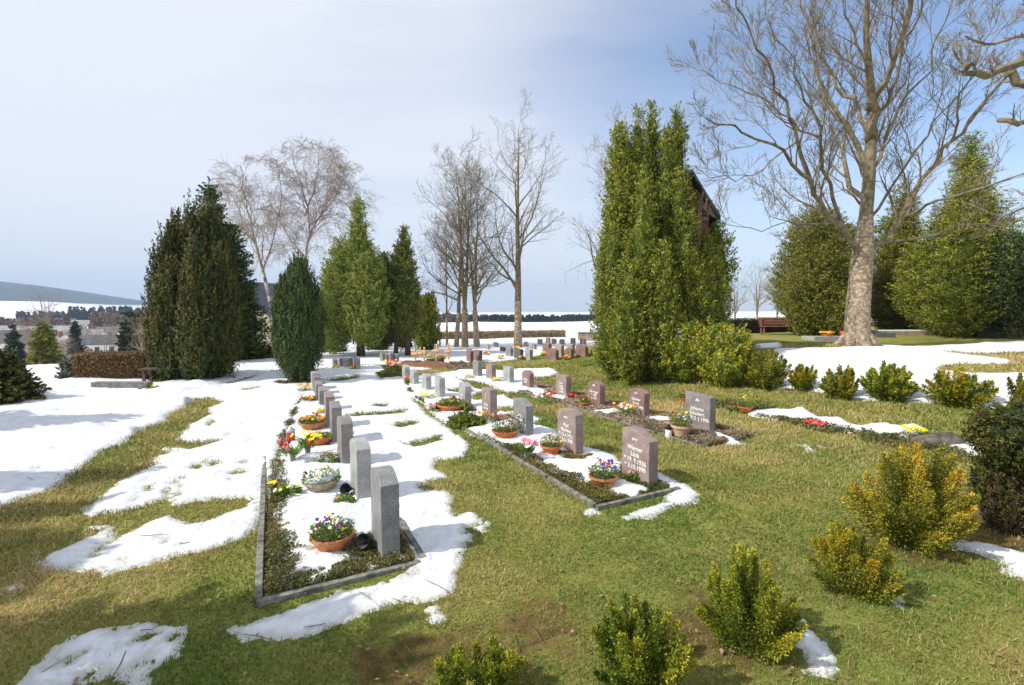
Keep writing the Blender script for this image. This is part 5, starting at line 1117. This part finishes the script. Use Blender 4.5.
# ------------------------------------------------------------------ village in the valley
roofg = mat('grey_roof', (.22, .21, .20), (.34, .33, .31), scale=.6, rough=.8); roofd = mat('dark_roof', (.07, .07, .075), (.13, .12, .12), scale=.6, rough=.7); roofw = mat('snow_roof', (.8, .82, .85), rough=.8)
plas = mat('tan_render', (.34, .29, .22), (.44, .38, .30), scale=.8, rough=.9); plasw = mat('white_render', (.62, .61, .58), (.74, .73, .70), scale=.8, rough=.9); winm = mat('window_dark', (.03, .035, .04), rough=.2); redbr = mat('red_brick_far', (.26, .12, .08), (.34, .18, .12), scale=.8, rough=.9)
def house(u, vb, Yd, w, dpt, he, hr, rz, rm, wm, label, nwin=3, chim=True, dorm=False, zfix=None):
    P = at(u, vb, Yd); P.z = zfix if zfix is not None else float(terrain(P.x, P.y)) - .3
    root = empty('village_house', P, label, 'house', 'houses in the valley', rz)
    # ridge along local x
    y0, y1 = -dpt / 2, dpt / 2
    MB().add([(-w / 2, y0, 0), (w / 2, y0, 0), (w / 2, y1, 0), (-w / 2, y1, 0), (-w / 2, y0, he), (w / 2, y0, he), (w / 2, y1, he), (-w / 2, y1, he), (-w / 2, 0, hr - .15), (w / 2, 0, hr - .15)],
        [(3, 2, 1, 0), (0, 1, 5, 4), (2, 3, 7, 6), (1, 2, 6, 9, 5), (3, 0, 4, 8, 7)]).build('wall', wm, root)
    s_ = (hr - he) / (dpt / 2); ov = .5; rf = MB()
    for s in (-1, 1):
        a = [(-w / 2 - ov, 0, hr), (w / 2 + ov, 0, hr), (w / 2 + ov, s * (dpt / 2 + ov), he - s_ * ov), (-w / 2 - ov, s * (dpt / 2 + ov), he - s_ * ov)]; vs = a + [(x, y, z - .2) for x, y, z in a]
        rf.add(vs, [(0, 1, 2, 3), (7, 6, 5, 4), (0, 3, 7, 4), (1, 0, 4, 5), (2, 1, 5, 6), (3, 2, 6, 7)])
    ro = rf.build('roof', rm, root)
    if chim: MB().box((w * .22, .4, hr + .2), (.7, .7, 1.4)).build('chimney', redbr, ro)
    for k in range(nwin):
        xx = -w / 2 + w * (k + .5) / nwin; f = MB().box((xx, y0 - .04, he * .55), (1.0, .1, 1.3)).build('window', winm, root)
    for k in (-1, 1): MB().box((w / 2 + .04, k * dpt * .22, he * .55), (.1, 1.0, 1.3)).build('window', winm, root); MB().box((-w / 2 - .04, k * dpt * .22, he * .55), (.1, 1.0, 1.3)).build('window', winm, root)
    MB().box((-w / 2 - .04, 0, he * 1.05), (.1, .9, .9)).build('window', winm, root)
    return root
house(66, 352, 104, 9, 8.5, 3.6, 7.4, R(143), roofg, plas, 'grey roofed house with pointed gable just below the brown hedge')
house(8, 352, 92, 10, 7, 3.5, 6.2, R(-35), roofg, redbr, 'brick house with snow dusted roof at the left edge of the valley')
house(38, 340, 200, 30, 14, 4.5, 8.0, R(8), roofg, plas, 'long tan roofed hall in the valley behind the green conifer', nwin=7, chim=False)
house(96, 326, 360, 34, 12, 6, 9.0, R(3), roofg, plasw, 'long white farm building in the middle of the village', nwin=6)
house(18, 330, 330, 30, 16, 5, 9, R(5), roofd, plas, 'large dark roofed barn left in the village', nwin=6, chim=False)
house(58, 326, 370, 26, 14, 5, 10, R(5), roofd, plas, 'wide dark roof behind the bare village tree', nwin=5)
house(122, 330, 260, 9, 8, 4, 7.0, R(70), redbr, plasw, 'small house with reddish roof right in the village')
house(76, 345, 84, 8, 7, 3, 5, R(10), roofd, plas, 'low dark roofed outbuilding behind the gabled house')
house(262, 345, 45, 8, 9, 6.4, 9.6, R(80), slate_m, plas, 'slate roofed house glimpsed between the yews', chim=False, zfix=-4.6)
house(140, 325, 260, 14, 9, 4, 7, R(15), roofw, plasw, 'snow roofed house behind the bare wood')
for (u, Yd, w_, hr_, rz_, lb) in ((84, 175, 12, 7.0, 12, 'grey roofed house left of the white farm building'), (112, 200, 13, 7.5, -8, 'dark roofed house just left of the dark spruce'), (28, 150, 13, 7.5, 20, 'dark roofed house behind the brick house'), (100, 140, 10, 6.0, 30, 'small dark roofed house on the snowy slope above the hedge'), (140, 190, 12, 7.0, 0, 'snow roofed house beside the broad yew'), (64, 240, 15, 8.0, 5, 'broad dark roofed house among the bare trees'), (10, 250, 14, 8.0, -10, 'dark roofed house farthest left in the village')):
    house(u, 330, Yd, w_, 9, 3.8, hr_, R(rz_), (roofg, roofd, roofw)[int(u) % 3], plas if w_ % 2 else plasw, lb)
# village trees
spr_m = mat('village_spruce', (.015, .03, .015), (.06, .09, .04), c3=(.03, .05, .025), attr='tint', rough=.7)
for i, (u, Yd, vt, w_, m_, lb) in enumerate(((44, 50, 323, 24, olive_m, 'yellow green conifer beside the gabled house'), (76, 90, 322, 14, spr_m, 'dark spruce right of the gabled house'), (131, 45, 313, 16, spr_m, 'tall dark spruce left of the broad yew'), (14, 60, 325, 16, spr_m, 'dark conifer behind the brick house'), (52, 100, 331, 12, spr_m, 'small spruce between the village roofs'))):
    P = at(u, 345, Yd); P.z = float(terrain(P.x, P.y)); H = ztop(P, vt) - P.z
    evergreen('valley_conifer', P, [(0, 0, .1 * H, H, w_ / 2 * Yd / F, 'cone')], 9000, .35, m_, lb, 'tree', 'conifers in the valley', clump=.5, up=.1, amp=.5, seed=900 + i, core=.6, trunk=(.2, H * .3))
brn_m = mat('brown_twigs_far', (.16, .11, .08), (.30, .22, .16), scale=1, rough=.9)
for i, (u, Yd, vt, ww) in enumerate(((47, 170, 292, .42), (20, 75, 331, .4), (60, 72, 342, .4), (142, 40, 322, .34), (150, 38, 330, .34), (138, 60, 330, .34), (120, 120, 318, .4), (30, 110, 325, .4), (88, 140, 326, .4), (106, 90, 335, .4))):
    P = at(u, 340, Yd); P.z = float(terrain(P.x, P.y)) - .3
    slender(P, vt, .16 if i else .4, ('big bare tree rising over the village roofs', 'bare bush beside the brick house', 'bare bush before the gabled house', 'brown bare bush left of the broad yew', 'brown bare bush touching the broad yew', 'brown bare tree behind the dark spruce', 'bare tree by the reddish roof', 'bare tree over the long hall', 'bare tree before the white farm building', 'bare bush on the snowy slope')[i], 'bare trees in the valley', 950 + i, 2, m=brn_m, tm=brn_m, kids=8, width=ww, name='bare_tree')
# woods
def wood(name, pts, n, h, m, label, seed, leaf=1.6, rad=2.6, per=60, depth=30):
    g = np.random.default_rng(seed); Ps, As, Ns, Ts = [], [], [], []
    for k in range(n):
        f = g.random() * (len(pts) - 1); i = int(f); f -= i; Yd = pts[i][1] * (1 - f) + pts[i + 1][1] * f + g.random() * depth; u = pts[i][0] * (1 - f) + pts[i + 1][0] * f
        x = (u - 512) / F * Yd; z = float(terrain(x, Yd)); H = h * (.7 + .6 * g.random()); t = g.random(per)
        th = g.random(per) * 6.283; q = rad * (1 - t * .85) * np.sqrt(g.random(per)) * (H / h)
        Ps.append(np.stack([x + np.cos(th) * q, Yd + np.sin(th) * q, z + t * H], 1)); As.append(np.stack([np.cos(th), np.sin(th), .4 + 0 * th], 1)); Ns.append(g.normal(0, .5, (per, 3)) + np.array([0, -.6, .6])); Ts.append(np.clip(.5 + .2 * g.normal() + .15 * g.normal(0, 1, per), 0, 1))
    p = np.concatenate(Ps); L = leaf * (.6 + .8 * g.random(len(p))); o = leaves(name, p, np.concatenate(As), np.concatenate(Ns), L, L * .8, m, np.concatenate(Ts)); return tag(o, label, 'woodland', kind='stuff')
fw_m = mat('far_spruce_wood', (.010, .022, .014), (.06, .08, .04), c3=(.03, .045, .025), attr='tint', rough=.9); bw_m = mat('far_bare_wood', (.10, .07, .05), (.26, .19, .15), c3=(.17, .125, .10), attr='tint', rough=.9)
wood('forest', [(430, 430), (480, 425), (520, 400), (560, 420), (600, 460), (640, 500)], 420, 5, fw_m, 'dark spruce wood along the far edge of the snowy field', 1, leaf=2.2, rad=3)
wood('forest', [(395, 330), (430, 340), (470, 380)], 160, 6, bw_m, 'brown leafless wood at the left end of the snowy field', 2, leaf=1.8, rad=3)
wood('forest', [(70, 560), (110, 520), (150, 500), (200, 500), (300, 520)], 420, 17, fw_m, 'tall dark spruce wood behind the village on the right', 6, leaf=2.4, rad=3.2, depth=80)
wood('forest', [(18, 520), (80, 500)], 160, 12, fw_m, 'lower dark wood across the valley below the blue hill', 3, leaf=2.4, rad=3.2, depth=80)
wood('forest', [(0, 300), (40, 290), (70, 280)], 120, 9, bw_m, 'brown leafless wood left in the valley', 4, leaf=1.6, rad=3)
wood('forest', [(92, 330), (130, 300), (165, 290), (230, 300)], 260, 12, bw_m, 'brown leafless wood behind the white farm building', 5, leaf=1.7, rad=3)

# ------------------------------------------------------------------ fallen leaves and bits on the lawn
g = np.random.default_rng(33); n = 700; r = 2.4 * np.exp(g.random(n) * math.log(5)); a = (g.random(n) * 2 - 1) * R(50); x = r * np.sin(a); y = r * np.cos(a)
z = np.where(snow_at(x, y) > .02, ground(x, y) + .065, terrain(x, y) + .025); kk = snow_at(x, y) < .0; x, y, z = x[kk], y[kk], z[kk]; n = len(x)
L = .02 + .03 * g.random(n); o = leaves('fallen_leaves', np.stack([x, y, z], 1), g.normal(0, 1, (n, 3)) * np.array([1, 1, .25]), g.normal(0, .3, (n, 3)) + np.array([0, 0, 1]), L, L * .6, mat('dead_leaf', (.14, .07, .035), (.36, .24, .14), attr='tint', rough=.8), g.random(n), None, .4)
tag(o, 'scattered dead leaves on the lawn', 'leaves', kind='stuff')

# ------------------------------------------------------------------ the air
hz = bpy.data.materials.new('thin_haze'); hz.use_nodes = True; t = hz.node_tree; t.nodes.clear(); mo = t.nodes.new('ShaderNodeOutputMaterial'); pv = t.nodes.new('ShaderNodeVolumePrincipled')
pv.inputs['Color'].default_value = (.56, .74, 1.0, 1); pv.inputs['Density'].default_value = .00023; pv.inputs['Anisotropy'].default_value = 0.0
t.links.new(pv.outputs[0], mo.inputs['Volume'])
zmin = float(Zg.min()) - 1.0; zmax = float(max(Zg.max(), 60)) + 5
o = MB().box((0, 0, (zmin + zmax) / 2), (10200, 10200, zmax - zmin)).build('haze', hz); tag(o, 'thin blue haze over the valley', 'haze', kind='stuff')

g = np.random.default_rng(77); mb = MB()
for k in range(170):
    rr = 2.5 * math.exp(g.random() * math.log(4.5)); a = (g.random() * 2 - 1) * R(48); x, y = rr * math.sin(a), rr * math.cos(a)
    if snow_at(np.array([x]), np.array([y]))[0] > .05: z = float(ground(x, y)) + .055
    else: z = float(terrain(x, y)) + .022
    t = g.random() * 6.28; L = .04 + .12 * g.random(); d = Vector((math.cos(t), math.sin(t), 0)) * L; p = Vector((x, y, z))
    mb.tube([p - d, p + Vector((g.normal(0, .01), g.normal(0, .01), .006)), p + d], [.0025, .003, .0015], 4)
o = mb.build('fallen_twigs', twig_m); tag(o, 'thin brown twigs scattered over lawn and snow', 'twigs', kind='stuff')
